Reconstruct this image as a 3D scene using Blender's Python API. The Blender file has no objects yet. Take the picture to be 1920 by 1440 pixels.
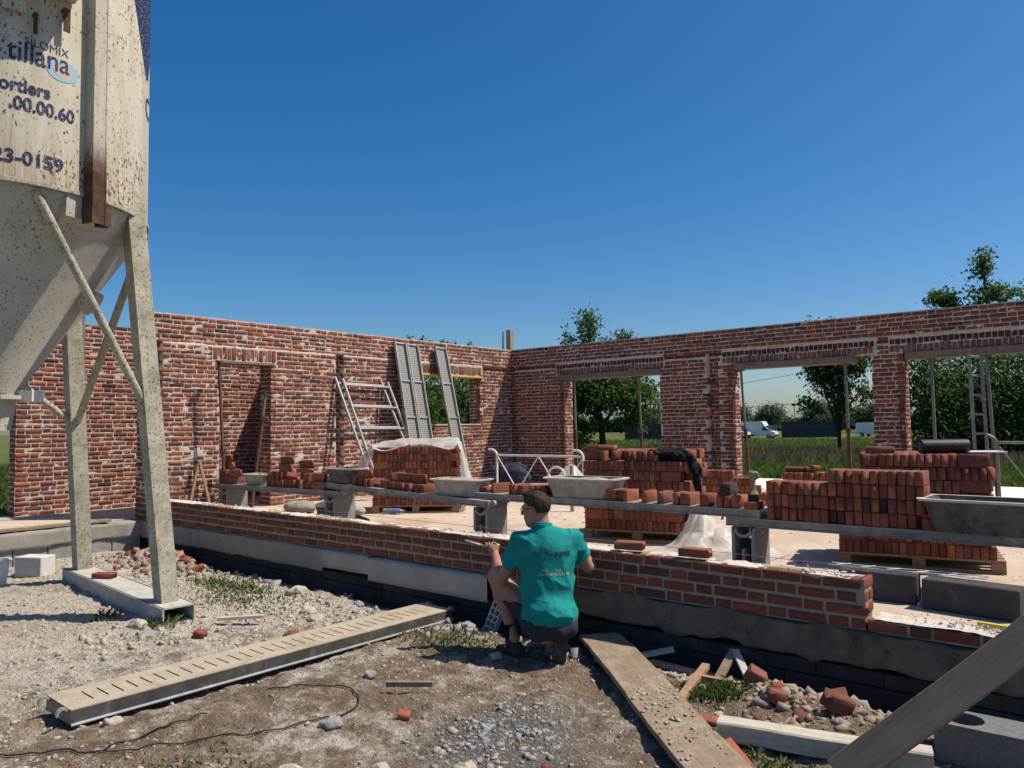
import bpy, math, random
import numpy as np
from mathutils import Vector, Matrix, Euler
from mathutils.bvhtree import BVHTree
S = bpy.context.scene
C = S.collection
R_ = math.radians
EYE = 1.70

# ---------------------------------------------------------------- camera, sky, sun, exposure
cam_d = bpy.data.cameras.new('camera'); cam = bpy.data.objects.new('camera', cam_d); C.objects.link(cam)
pit, rol, yaw = .0558, -.0141, -.6904
Fw = Vector((math.sin(yaw)*math.cos(pit), math.cos(yaw)*math.cos(pit), math.sin(pit)))
Rt0 = Vector((math.cos(yaw), -math.sin(yaw), 0)); Up0 = Rt0.cross(Fw)
Rt = Rt0*math.cos(rol) + Up0*math.sin(rol); Up = Rt.cross(Fw)
cam.matrix_world = Matrix(((Rt.x, Up.x, -Fw.x, 0), (Rt.y, Up.y, -Fw.y, 0), (Rt.z, Up.z, -Fw.z, EYE), (0, 0, 0, 1)))
cam_d.sensor_width = 36; cam_d.lens = 36*1391.56/1920; cam_d.clip_end = 3000; cam_d.clip_start = .05
S.camera = cam
SUN = Vector((.51, .41, 1)).normalized()
w = bpy.data.worlds.new('World'); S.world = w; w.use_nodes = True
nt = w.node_tree; bg = nt.nodes['Background']
sky = nt.nodes.new('ShaderNodeTexSky'); sky.sky_type = 'NISHITA'; sky.sun_disc = False
sky.sun_elevation = math.asin(SUN.z); sky.sun_rotation = math.atan2(SUN.x, SUN.y)
sky.air_density = 1.0; sky.dust_density = 1.0; sky.ozone_density = 6.0; sky.altitude = 0
hs = nt.nodes.new('ShaderNodeHueSaturation'); hs.inputs['Saturation'].default_value = 1.31
nt.links.new(sky.outputs[0], hs.inputs['Color']); nt.links.new(hs.outputs[0], bg.inputs[0]); bg.inputs[1].default_value = .092
sl = bpy.data.lights.new('sun', 'SUN'); sl.energy = 5.0; sl.angle = R_(.53); sl.color = (1, .9, .76)
so = bpy.data.objects.new('sun', sl); C.objects.link(so)
so.rotation_euler = SUN.to_track_quat('Z', 'Y').to_euler(); so.location = (6, 4, 14)
S.view_settings.view_transform = 'Standard'; S.view_settings.look = 'None'
S.view_settings.exposure = 0.28; S.view_settings.gamma = 1; S.view_settings.use_curve_mapping = False
S.render.engine = 'CYCLES'

# ---------------------------------------------------------------- helpers
def mesh_np(name, V, Fc):
    """V (n,3) array, Fc (m,k) int array of equal k-gons"""
    V = np.asarray(V, np.float32); Fc = np.asarray(Fc, np.int32); m, k = Fc.shape
    me = bpy.data.meshes.new(name)
    me.vertices.add(len(V)); me.vertices.foreach_set('co', V.ravel())
    me.loops.add(m*k); me.loops.foreach_set('vertex_index', Fc.ravel())
    me.polygons.add(m); me.polygons.foreach_set('loop_start', np.arange(0, m*k, k, dtype=np.int32))
    me.polygons.foreach_set('loop_total', np.full(m, k, np.int32))
    me.update(calc_edges=True); return me

def link(name, me, m=None, parent=None, smooth=False, loc=None, rot=None):
    o = bpy.data.objects.new(name, me); C.objects.link(o)
    if m is not None:
        if not me.materials: me.materials.append(m)
    if smooth and me is not None:
        me.polygons.foreach_set('use_smooth', [True]*len(me.polygons))
    if parent is not None: o.parent = parent
    if loc is not None: o.location = loc
    if rot is not None: o.rotation_euler = rot
    return o

def tag(o, label=None, cat=None, group=None, kind=None):
    if label: o['label'] = label
    if cat: o['category'] = cat
    if group: o['group'] = group
    if kind: o['kind'] = kind
    return o

def thing(name, label, cat, loc=(0, 0, 0), rot=(0, 0, 0), group=None):
    o = bpy.data.objects.new(name, None); C.objects.link(o); o.empty_display_size = .1
    o.location = loc; o.rotation_euler = rot if hasattr(rot, '__len__') else (0, 0, rot)
    return tag(o, label, cat, group)

class MB:
    """collects simple solids, builds one mesh object"""
    def __init__(s): s.v = []; s.f = []
    def add(s, v, f):
        b = len(s.v); s.v += [tuple(p) for p in v]; s.f += [tuple(i+b for i in q) for q in f]; return s
    def box(s, c, d, rz=0, M=None, bev=0):
        x, y, z = d[0]/2, d[1]/2, d[2]/2
        if bev:
            b = min(bev, x*.9, y*.9, z*.9)
            pts = []; 
            for sz in (-1, 1):
                for lay in ((0, b), (1, 0)) if sz < 0 else ((1, 0), (0, b)):
                    zz = sz*(z if lay[0] == 0 else z-b); r = lay[1]
                    X, Y = x-r, y-r
                    pts += [(a*X-(a*b if k else 0)*(1 if r == 0 else 0), bb*Y-((bb*b) if not k else 0)*(1 if r == 0 else 0), zz)
                            for (a, bb, k) in ((-1, -1, 0), (-1, -1, 1), (1, -1, 1), (1, -1, 0), (1, 1, 0), (1, 1, 1), (-1, 1, 1), (-1, 1, 0))]
            f = [tuple(range(7, -1, -1)), tuple(range(24, 32))]
            for l in range(3):
                for i in range(8):
                    j = (i+1) % 8; f.append((l*8+i, l*8+j, l*8+8+j, l*8+8+i))
        else:
            pts = [(-x,-y,-z),(x,-y,-z),(x,y,-z),(-x,y,-z),(-x,-y,z),(x,-y,z),(x,y,z),(-x,y,z)]
            f = [(3,2,1,0),(4,5,6,7),(0,1,5,4),(1,2,6,5),(2,3,7,6),(3,0,4,7)]
        T = Matrix.Translation(c) @ (M if M is not None else Matrix.Rotation(rz, 4, 'Z'))
        return s.add([T @ Vector(p) for p in pts], f)
    def tube(s, pts, r, n=8, closed=False, cap=True):
        pts = [Vector(p) for p in pts]; rr = r if hasattr(r, '__len__') else [r]*len(pts)
        vs = []; N = None
        for i, p in enumerate(pts):
            a = pts[i-1] if i else p; b = pts[i+1] if i < len(pts)-1 else p
            t = (b-a).normalized() if (b-a).length > 1e-9 else Vector((0, 0, 1))
            if N is None: N = t.orthogonal().normalized()
            N = (N - t*N.dot(t)).normalized(); B = t.cross(N)
            for k in range(n):
                an = 2*math.pi*k/n; vs.append(p + (N*math.cos(an)+B*math.sin(an))*rr[i])
        f = []
        for i in range(len(pts)-1):
            for k in range(n):
                j = (k+1) % n; f.append((i*n+k, i*n+j, i*n+n+j, i*n+n+k))
        if cap: f += [tuple(range(n-1, -1, -1)), tuple(range((len(pts)-1)*n, len(pts)*n))]
        return s.add(vs, f)
    def beam(s, a, b, wd, ht, up=(0, 0, 1)):
        a, b = Vector(a), Vector(b); t = (b-a); L = t.length; t.normalize()
        sd = t.cross(Vector(up)).normalized(); u = sd.cross(t)
        M = Matrix((t, sd, u)).transposed().to_4x4()
        return s.box((a+b)/2, (L, wd, ht), M=M)
    def lathe(s, prof, n=32, a0=0, a1=2*math.pi, c=(0, 0, 0), cap=False):
        full = abs(a1-a0-2*math.pi) < 1e-6; m = n if full else n+1
        vs = []
        for (r, z) in prof:
            for k in range(m):
                a = a0+(a1-a0)*k/n; vs.append((c[0]+r*math.cos(a), c[1]+r*math.sin(a), c[2]+z))
        f = []
        for i in range(len(prof)-1):
            for k in range(n):
                j = (k+1) % m; f.append((i*m+k, i*m+j, i*m+m+j, i*m+m+k))
        if cap: f += [tuple(range(m-1, -1, -1)), tuple(range((len(prof)-1)*m, len(prof)*m))]
        return s.add(vs, f)
    def prism(s, poly, depth, M=Matrix.Identity(4)):
        """poly in local xz, extruded along y from 0 to depth"""
        n = len(poly); vs = [M @ Vector((x, 0, z)) for x, z in poly]+[M @ Vector((x, depth, z)) for x, z in poly]
        f = [tuple(range(n)), tuple(range(2*n-1, n-1, -1))]+[(i, i+n, (i+1) % n+n, (i+1) % n) for i in range(n)]
        return s.add(vs, f)
    def build(s, name, m, parent=None, smooth=False, loc=None, rot=None):
        me = bpy.data.meshes.new(name); me.from_pydata([tuple(v) for v in s.v], [], s.f); me.update()
        o = link(name, me, m, parent, loc=loc, rot=rot)
        if smooth:
            me.polygons.foreach_set('use_smooth', [True]*len(me.polygons))
            try: me.set_sharp_from_angle(angle=R_(38))
            except Exception: pass
        return o

def copy_tree(o, parent=None):
    c = o.copy(); C.objects.link(c); c.parent = parent
    for ch in list(o.children): copy_tree(ch, c)
    return c

# value noise (numpy)
_rs = np.random.RandomState(7); _T = _rs.rand(64, 64, 64).astype(np.float32)
def vnoise(x, y, z=0.):
    x, y, z = np.broadcast_arrays(np.asarray(x, float), np.asarray(y, float), np.asarray(z, float))
    xi, yi, zi = np.floor(x).astype(int), np.floor(y).astype(int), np.floor(z).astype(int)
    fx, fy, fz = x-xi, y-yi, z-zi
    fx, fy, fz = (t*t*(3-2*t) for t in (fx, fy, fz))
    r = 0
    for a in (0, 1):
        for b in (0, 1):
            for c in (0, 1):
                r = r + _T[(xi+a) & 63, (yi+b) & 63, (zi+c) & 63]*(fx if a else 1-fx)*(fy if b else 1-fy)*(fz if c else 1-fz)
    return r*2-1
def fbm(x, y, z=0., o=4):
    r = 0; a = 1.; s = 0
    for i in range(o):
        r = r+a*vnoise(np.asarray(x)*2**i+i*7.3, np.asarray(y)*2**i+i*3.1, np.asarray(z)*2**i); s += a; a *= .5
    return r/s
def sst(a, b, x):
    t = np.clip((np.asarray(x, float)-a)/(b-a), 0, 1); return t*t*(3-2*t)

# smooth implicit surfaces (for the body, cloth, mortar heaps)
def surf(fn, lo, hi, h):
    lo = np.array(lo, float); hi = np.array(hi, float); n = np.ceil((hi-lo)/h).astype(int)+1
    ax = [lo[i]+h*np.arange(n[i]) for i in range(3)]
    G = np.stack(np.meshgrid(*ax, indexing='ij'), -1)
    val = fn(G.reshape(-1, 3)).reshape(n)
    ins = val < 0
    cx = tuple(k-1 for k in n); P = np.zeros(cx+(3,)); cnt = np.zeros(cx)
    corners = [(a, b, c) for a in (0, 1) for b in (0, 1) for c in (0, 1)]
    def sub(A, o): return A[o[0]:o[0]+cx[0], o[1]:o[1]+cx[1], o[2]:o[2]+cx[2]]
    for i, a in enumerate(corners):
        for b in corners[i+1:]:
            if sum(abs(p-q) for p, q in zip(a, b)) != 1: continue
            va, vb = sub(val, a), sub(val, b); ch = (va < 0) != (vb < 0)
            t = np.where(ch, va/np.where(ch, va-vb, 1), 0)
            pt = np.array(a)+t[..., None]*(np.array(b)-np.array(a))
            P += np.where(ch[..., None], pt, 0); cnt += ch
    act = cnt > 0; idx = np.full(cx, -1); idx[act] = np.arange(act.sum())
    V = (P[act]/cnt[act][:, None]+np.argwhere(act))*h+lo
    Q = []
    for d in range(3):
        e = [0, 0, 0]; e[d] = 1
        A = ins[tuple(slice(0, n[i]-e[i]) for i in range(3))]; B = ins[tuple(slice(e[i], None) for i in range(3))]
        ch = np.argwhere(A != B); u, v = [(1, 2), (2, 0), (0, 1)][d]
        ok = np.all([(ch[:, u] > 0), (ch[:, v] > 0), (ch[:, u] < cx[u]), (ch[:, v] < cx[v])], axis=0); ch = ch[ok]
        def cell(du, dv):
            q = ch.copy(); q[:, u] -= du; q[:, v] -= dv; return idx[q[:, 0], q[:, 1], q[:, 2]]
        q = np.stack([cell(1, 1), cell(0, 1), cell(0, 0), cell(1, 0)], 1)
        fl = A[tuple(ch.T)]; q[~fl] = q[~fl][:, ::-1]; Q.append(q)
    return V, np.concatenate(Q)
def cap(P, a, b, ra, rb):
    a = np.array(a, float); b = np.array(b, float); d = b-a; t = np.clip((P-a)@d/(d@d), 0, 1)
    return np.linalg.norm(P-a-t[:, None]*d, axis=1)-(ra+(rb-ra)*t)
def ell(P, c, r, Mx=None):
    q = P-np.array(c, float)
    if Mx is not None: q = q@Mx
    r = np.array(r, float); k0 = np.linalg.norm(q/r, axis=1); k1 = np.linalg.norm(q/(r*r), axis=1)
    return k0*(k0-1)/np.maximum(k1, 1e-9)
def smin(a, b, k):
    h = np.clip(.5+.5*(b-a)/k, 0, 1); return b+(a-b)*h-k*h*(1-h)

# ---------------------------------------------------------------- materials
class NT:
    def __init__(s, name):
        s.m = bpy.data.materials.new(name); s.m.use_nodes = True; s.t = s.m.node_tree; s.N = s.t.nodes
        s.p = s.N['Principled BSDF']; s.out = s.N['Material Output']
    def n(s, typ, **k):
        o = s.N.new(typ)
        for a, v in k.items(): setattr(o, a, v)
        return o
    def put(s, sock, v):
        if isinstance(v, bpy.types.NodeSocket): s.t.links.new(v, sock)
        elif v is not None:
            if hasattr(v, '__len__') and len(v) == 3 and sock.type == 'RGBA': v = (*v, 1)
            sock.default_value = v
    def pos(s): return s.n('ShaderNodeNewGeometry').outputs['Position']
    def obj(s): return s.n('ShaderNodeTexCoord').outputs['Object']
    def map(s, v, sc=(1, 1, 1), lo=(0, 0, 0), ro=(0, 0, 0)):
        o = s.n('ShaderNodeMapping'); s.put(o.inputs[0], v); o.inputs['Scale'].default_value = sc
        o.inputs['Location'].default_value = lo; o.inputs['Rotation'].default_value = ro; return o.outputs[0]
    def noise(s, v, scale, det=5, rough=.6, dist=0):
        o = s.n('ShaderNodeTexNoise'); s.put(o.inputs['Vector'], v); o.inputs['Scale'].default_value = scale
        o.inputs['Detail'].default_value = det; o.inputs['Roughness'].default_value = rough; o.inputs['Distortion'].default_value = dist
        return o.outputs['Fac']
    def voro(s, v, scale, feat='F1', out='Distance', rnd=1):
        o = s.n('ShaderNodeTexVoronoi', feature=feat); s.put(o.inputs['Vector'], v); o.inputs['Scale'].default_value = scale
        o.inputs['Randomness'].default_value = rnd; return o.outputs[out]
    def ramp(s, f, *st, interp='LINEAR'):
        o = s.n('ShaderNodeValToRGB'); s.put(o.inputs[0], f); e = o.color_ramp; e.interpolation = interp
        while len(e.elements) < len(st): e.elements.new(.5)
        for i, (p, c) in enumerate(st):
            e.elements[i].position = p
            e.elements[i].color = (*c, 1) if hasattr(c, '__len__') else (c, c, c, 1)
        return o.outputs[0]
    def mix(s, f, a, b, mode='MIX'):
        o = s.n('ShaderNodeMix', data_type='RGBA', blend_type=mode)
        s.put(o.inputs['Factor'], f); s.put(o.inputs['A'], a); s.put(o.inputs['B'], b)
        i = [x for x in o.inputs if x.type == 'RGBA']; s.put(i[0], a); s.put(i[1], b)
        return [x for x in o.outputs if x.type == 'RGBA'][0]
    def math(s, op, a, b=0., c=None, clamp=False):
        o = s.n('ShaderNodeMath', operation=op, use_clamp=clamp); s.put(o.inputs[0], a); s.put(o.inputs[1], b)
        if c is not None: s.put(o.inputs[2], c)
        return o.outputs[0]
    def sep(s, v):
        o = s.n('ShaderNodeSeparateXYZ'); s.put(o.inputs[0], v); return o.outputs
    def rnd(s):
        a = s.n('ShaderNodeObjectInfo').outputs['Random']; b = s.n('ShaderNodeNewGeometry').outputs['Random Per Island']
        return s.math('FRACT', s.math('ADD', s.math('MULTIPLY', a, 7.31), b))
    def smooth(s, a, b, v):
        o = s.n('ShaderNodeMapRange', interpolation_type='SMOOTHSTEP'); s.put(o.inputs[0], v)
        o.inputs[1].default_value = a; o.inputs[2].default_value = b; return o.outputs[0]
    def fin(s, col, rough=.85, bump=None, bs=.5, bd=.01, spec=.3, **k):
        s.put(s.p.inputs['Base Color'], col); s.put(s.p.inputs['Roughness'], rough); s.put(s.p.inputs['Specular IOR Level'], spec)
        for a, v in k.items(): s.put(s.p.inputs[a.replace('_', ' ')], v)
        if bump is not None:
            o = s.n('ShaderNodeBump'); o.inputs['Strength'].default_value = bs; o.inputs['Distance'].default_value = bd
            s.put(o.inputs['Height'], bump); s.t.links.new(o.outputs[0], s.p.inputs['Normal'])
        return s.m

def m_brick(name, cols, lime=.5, limec=(.47, .43, .38), grime=.3):
    t = NT(name); p = t.pos(); r = t.rnd()
    st = [(i/(len(cols)-1), c) for i, c in enumerate(cols)]
    c = t.ramp(r, *st)
    n1 = t.noise(p, 38, 6, .65); c = t.mix(.55, c, t.mix(n1, (.35, .3, .3), (1.45, 1.35, 1.3)), 'MULTIPLY')
    n3 = t.noise(p, 9, 4, .6); c = t.mix(t.math('MULTIPLY', t.smooth(.5, .75, n3), grime), c, (.06, .045, .045))
    n2 = t.noise(p, 3.2, 7, .72, .6); pit = t.noise(p, 90, 3, .6)
    lm = t.math('MULTIPLY', t.smooth(.62, .74, t.math('ADD', n2, t.math('MULTIPLY', t.math('SUBTRACT', pit, .5), .25))), lime)
    lm2 = t.math('MULTIPLY', t.smooth(.60, .7, t.noise(p, 24, 5, .7, 1)), lime*.8)
    c = t.mix(t.math('MAXIMUM', lm, lm2), c, limec)
    h = t.math('ADD', t.noise(p, 60, 6, .7), t.math('MULTIPLY', t.math('MAXIMUM', lm, lm2), .4))
    return t.fin(c, .9, h, .65, .008, .2)
def m_plain(name, a, b, sc=20, rough=.85, bs=.4, bd=.005, spec=.3, det=6, pos=True, **k):
    t = NT(name); p = t.pos() if pos else t.obj(); n = t.noise(p, sc, det, .65)
    return t.fin(t.ramp(n, (.3, a), (.7, b)), rough, t.noise(p, sc*3, 4, .6), bs, bd, spec, **k)
def m_conc(name, a, b, stain=(.2, .17, .14), sa=.5, sc=5):
    t = NT(name); p = t.pos(); n = t.noise(p, sc, 8, .7)
    c = t.ramp(n, (.28, a), (.72, b)); c = t.mix(t.math('MULTIPLY', t.smooth(.52, .72, t.noise(p, sc*.6, 5, .7, .8)), sa), c, stain)
    sp = t.voro(p, 70); c = t.mix(t.math('MULTIPLY', t.smooth(.22, .05, sp), .5), c, (.09, .085, .08))
    return t.fin(c, .93, t.math('ADD', t.noise(p, 60, 7, .75), t.math('MULTIPLY', n, .8)), .7, .012, .2)
def m_wood(name, a, b, axis='X', dirt=(.42, .4, .36), da=.3, sc=1.):
    t = NT(name); o = t.obj(); s = {'X': (1.2, 22, 22), 'Y': (22, 1.2, 22), 'Z': (22, 22, 1.2)}[axis]
    v = t.map(o, tuple(k*sc for k in s)); n = t.noise(v, 1.6, 6, .65, 1.2)
    c = t.ramp(n, (.3, a), (.7, b)); c = t.mix(t.math('MULTIPLY', t.smooth(.42, .7, t.noise(t.pos(), 7, 8, .8)), da), c, dirt)
    return t.fin(c, .8, n, .35, .004, .25)
def m_metal(name, a, b, metal=.6, rough=.5, dirt=(.4, .38, .35), da=.4, sc=9):
    t = NT(name); p = t.pos(); c = t.ramp(t.noise(p, sc, 7, .7), (.3, a), (.7, b))
    k = t.math('MULTIPLY', t.smooth(.47, .66, t.noise(p, 7, 8, .75, .5)), da)
    c = t.mix(k, c, dirt); mt = t.math('MULTIPLY', t.math('SUBTRACT', 1., k), metal)
    return t.fin(c, rough, t.noise(p, 50, 5, .7), .25, .004, .4, Metallic=mt)

OLD = [(.23, .07, .046), (.17, .06, .05), (.28, .085, .046), (.125, .05, .046), (.24, .078, .054), (.33, .105, .05), (.16, .07, .06), (.21, .068, .046), (.085, .042, .042), (.26, .09, .062), (.22, .09, .068)]
NEWB = [(.23, .078, .048), (.16, .062, .046), (.27, .09, .05), (.12, .054, .044), (.21, .076, .052), (.28, .08, .044), (.18, .066, .048), (.095, .052, .044), (.24, .09, .06)]
STK = [(.3, .1, .058), (.2, .075, .052), (.4, .15, .078), (.26, .086, .054), (.13, .058, .05), (.35, .13, .072), (.24, .09, .06), (.17, .062, .05), (.32, .105, .056), (.22, .1, .075), (.28, .09, .05)]
mt = {}
mt['old'] = m_brick('old_brick', OLD, .5, (.5, .44, .38), .4)
mt['new'] = m_brick('laid_brick', NEWB, .22, (.4, .35, .3), .3)
mt['stk'] = m_brick('stacked_brick', STK, .35, (.4, .27, .2), .55)
mt['dkb'] = m_brick('sooty_brick', [(.06, .032, .034), (.09, .045, .045), (.045, .03, .034), (.11, .05, .046)], .5, (.36, .33, .31), .4)
mt['sold'] = m_brick('soldier_brick', [(.2, .1, .075), (.16, .075, .06), (.24, .13, .1), (.19, .07, .055)], .9, (.42, .38, .34), .3)
mt['mort'] = m_conc('lime_mortar', (.4, .35, .295), (.6, .54, .465), (.26, .19, .15), .4, 8)
mt['mortn'] = m_conc('fresh_mortar', (.27, .222, .17), (.38, .32, .25), (.19, .15, .115), .35, 9)
mt['crumb'] = m_conc('mortar_crumbs', (.5, .45, .38), (.66, .61, .54), (.34, .24, .18), .4, 12)
mt['conc'] = m_conc('concrete', (.23, .21, .18), (.35, .325, .28), (.14, .125, .105), .6, 4)
mt['lconc'] = m_conc('pale_concrete', (.34, .315, .28), (.46, .43, .385), (.22, .2, .17), .5, 3)
mt['slab'] = m_conc('dusty_slab', (.42, .33, .255), (.58, .48, .385), (.4, .22, .145), .6, 1.6)
mt['wslab'] = m_conc('white_slab', (.62, .61, .58), (.74, .73, .7), (.5, .48, .45), .3, 2)
mt['dblock'] = m_conc('dark_block', (.045, .046, .052), (.085, .086, .09), (.17, .165, .155), .4, 9)
mt['dconc'] = m_conc('dark_concrete', (.1, .086, .068), (.21, .183, .147), (.04, .035, .03), .9, 6)
mt['block'] = m_conc('grey_block', (.2, .2, .195), (.3, .3, .29), (.14, .14, .135), .5, 12)
mt['wblock'] = m_conc('pale_block', (.5, .48, .44), (.62, .6, .56), (.36, .33, .3), .4, 9)
mt['bit'] = m_conc('bitumen_coat', (.022, .022, .025), (.06, .058, .058), (.13, .12, .105), .6, 2.5)
mt['timber'] = m_wood('old_timber', (.13, .1, .074), (.23, .185, .14), 'X', (.3, .26, .21), .3)
mt['timber2'] = m_wood('grey_board', (.17, .125, .085), (.27, .205, .14), 'X', (.36, .3, .235), .75)
mt['timber3'] = m_wood('pale_beam', (.36, .32, .26), (.56, .51, .43), 'X', (.25, .22, .18), .35)
mt['timber4'] = m_wood('brown_board', (.17, .125, .085), (.26, .2, .14), 'X', (.24, .19, .145), .5, .7)
mt['timbz'] = m_wood('post_timber', (.22, .175, .12), (.36, .3, .22), 'Z')
mt['pal'] = m_wood('pallet_wood', (.26, .15, .085), (.4, .25, .15), 'X', (.2, .13, .09), .3)
mt['form'] = m_wood('yellow_formwork', (.55, .36, .08), (.66, .46, .13), 'X', (.4, .3, .2), .3)
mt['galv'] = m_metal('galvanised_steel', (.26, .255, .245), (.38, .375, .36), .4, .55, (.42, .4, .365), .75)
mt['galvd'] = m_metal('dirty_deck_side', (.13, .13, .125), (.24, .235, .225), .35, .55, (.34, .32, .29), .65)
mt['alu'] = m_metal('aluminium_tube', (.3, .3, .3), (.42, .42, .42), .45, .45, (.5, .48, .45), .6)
mt['rustp'] = m_metal('rusty_prop', (.085, .035, .024), (.15, .062, .04), .15, .75, (.2, .12, .09), .4)
mt['grayp'] = m_metal('grey_tube', (.14, .125, .11), (.22, .2, .18), .3, .6, (.28, .24, .2), .4)
mt['wpipe'] = m_plain('white_tube', (.55, .54, .51), (.7, .69, .66), 14, .55, .3)
mt['tub'] = m_conc('tub_plastic', (.035, .036, .04), (.17, .165, .155), (.3, .29, .27), .5, 7)
mt['tubl'] = m_conc('tub_limed', (.2, .185, .165), (.46, .43, .385), (.1, .092, .085), .55, 6)
mt['wet'] = m_conc('wet_mortar', (.3, .275, .24), (.43, .4, .35), (.24, .22, .2), .3, 30)
mt['black'] = m_plain('black_rubber', (.012, .012, .013), (.025, .025, .027), 30, .55)
mt['char'] = m_plain('charcoal_cloth', (.008, .0085, .01), (.018, .0185, .021), 60, 1., .5, .004, .1)
mt['dark'] = m_plain('dark_blue_bag', (.012, .016, .035), (.03, .036, .06), 20, .8)
# ---------------------------------------------------------------- ground
def gh(x, y):
    x = np.asarray(x, float); y = np.asarray(y, float)
    near = sst(-40, -14, x)*(1-sst(8, 30, x))*sst(-30, -6, y)*(1-sst(13.8, 15.5, y))
    z = .045*fbm(x*.55, y*.55, 3.)+.03*fbm(x*2.1, y*2.1, 9.)+.018*fbm(x*7, y*7, 1., 3)
    z = z+.022*(np.abs(vnoise(x*9, y*9, 3.))-.3)*(vnoise(x*.9, y*.9, 6.)*.4+.7)+.012*(np.abs(vnoise(x*21, y*21, 5.))-.3)
    z = z*near
    z = z-.1*sst(4.55, 4.85, y)*sst(-11.3, -10.2, x)*(1-sst(3, 6, x))*(1-sst(5.2, 6, y))
    z = z+.10*np.exp(-((x+1.55)/.55)**2-((y-4.42)/.3)**2)+.16*np.exp(-((x+9.6)/.7)**2-((y-4.5)/.35)**2)
    z = z+.05*np.exp(-((x+6.2)/.5)**2-((y-4.7)/.25)**2)
    out = np.maximum(sst(13.9, 15.2, y), sst(-13.6, -15.5, x))
    d = np.sqrt(x*x+y*y)
    fz = .22-1.05*np.clip((d-18)/100, 0, 1)+.05*fbm(x*.12, y*.12, 5.)
    return z*(1-out)+fz*out-.25*((x > -13) & (y > 5.3) & (y < 13.6) & (x < 8))
def g(x, y): return float(gh(np.array([x]), np.array([y]))[0])
def nonuni(a, b, st, far, k=1.18):
    c = list(np.arange(a, b+1e-6, st)); s = st; v = b
    while v < far: s *= k; v += s; c.append(v)
    s = st; v = a; l = []
    while v > -far: s *= k; v -= s; l.append(v)
    return np.array(l[::-1]+c)
gx = nonuni(-10.6, .3, .016, 900); gy = nonuni(1.2, 4.95, .016, 900)
GX, GY = np.meshgrid(gx, gy, indexing='ij'); GZ = gh(GX, GY)
nx, ny = len(gx), len(gy); I = np.arange(nx*ny).reshape(nx, ny)
t = NT('site_ground'); p = t.pos(); X, Y, Z = t.sep(p)
n1 = t.noise(p, 1.3, 8, .68, .5); n2 = t.noise(p, 6, 8, .72, .4); n3 = t.noise(p, 28, 6, .7); v1 = t.voro(p, 34); v2 = t.voro(p, 85)
dirt = t.ramp(n2, (.25, (.11, .08, .056)), (.5, (.22, .165, .117)), (.75, (.35, .275, .2)))
lime = t.ramp(n2, (.25, (.37, .325, .26)), (.55, (.53, .485, .41)), (.8, (.66, .62, .54)))
sand = t.ramp(n3, (.3, (.33, .25, .165)), (.7, (.45, .36, .26)))
lw = t.math('ADD', t.math('MULTIPLY', t.smooth(-3.9, -6.6, X), .3), t.math('SUBTRACT', n1, .5))
lw = t.math('ADD', lw, t.math('MULTIPLY', t.math('SUBTRACT', n2, .5), .9)); lw = t.math('ADD', lw, t.math('MULTIPLY', t.math('SUBTRACT', n3, .5), .5))
c = t.mix(t.smooth(-.06, .3, lw), dirt, lime)
def blob(cx, cy, rx, ry):
    a = t.math('POWER', t.math('DIVIDE', t.math('SUBTRACT', X, cx), rx), 2.); b = t.math('POWER', t.math('DIVIDE', t.math('SUBTRACT', Y, cy), ry), 2.)
    return t.math('POWER', 2.72, t.math('MULTIPLY', t.math('ADD', a, b), -1.))
for (cx, cy, rx, ry, s) in ((-6.3, 4.75, .45, .22, 1.3), (-7.4, 2.35, .55, .5, .9), (-5.2, 1.4, .5, .5, .7), (-9.2, 3.0, .6, .4, .6)):
    c = t.mix(t.math('MULTIPLY', t.math('MULTIPLY', blob(cx, cy, rx, ry), s), t.smooth(.35, .6, n2), clamp=True), c, sand)
gr = t.ramp(v1, (.1, (.3, .3, .29)), (.5, (.14, .135, .13)))
for (cx, cy, rx, ry, s) in ((-2.75, 3.2, .3, .45, 1.6), (-2.4, 3.0, .4, .3, .9)):
    c = t.mix(t.math('MULTIPLY', t.math('MULTIPLY', blob(cx, cy, rx, ry), s), t.smooth(.35, .55, n2), clamp=True), c, gr)
n4 = t.noise(p, 95, 5, .75); c = t.mix(.6, c, t.ramp(n4, (.3, .5), (.5, 1.), (.72, 1.5)), 'MULTIPLY')
c = t.mix(t.math('MULTIPLY', t.smooth(.12, .02, v2), .55), c, (.06, .045, .035))
c = t.mix(t.math('MULTIPLY', t.smooth(.60, .70, t.noise(p, 11, 5, .75)), .55), c, (.62, .58, .52))
c = t.mix(t.math('MULTIPLY', t.smooth(.66, .72, t.noise(p, 15, 4, .7, 1)), .5), c, (.26, .085, .05))
gn = t.noise(p, .35, 6, .7); gf = t.noise(p, 8, 6, .8)
grass = t.mix(gf, (.035, .06, .012), (.12, .15, .04)); grass = t.mix(t.smooth(.45, .65, gn), grass, (.16, .14, .07))
fm = t.math('MAXIMUM', t.smooth(13.9, 14.6, t.math('ADD', Y, t.math('MULTIPLY', n2, .8))), t.smooth(-13.6, -14.4, X))
fm = t.math('MAXIMUM', fm, t.smooth(9, 12, X))
c = t.mix(fm, c, grass)
hh = t.math('ADD', t.math('ADD', t.math('ADD', n3, t.math('MULTIPLY', n4, .6)), t.math('MULTIPLY', n2, .8)), t.math('ADD', t.math('MULTIPLY', v1, .5), t.math('MULTIPLY', v2, .35)))
mt['ground'] = t.fin(c, .97, hh, 1., .03, .12)
me = mesh_np('ground', np.stack([GX, GY, GZ], -1).reshape(-1, 3), np.stack([I[:-1, :-1], I[1:, :-1], I[1:, 1:], I[:-1, 1:]], -1).reshape(-1, 4))
tag(link('ground', me, mt['ground'], smooth=True), kind='structure')

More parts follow.
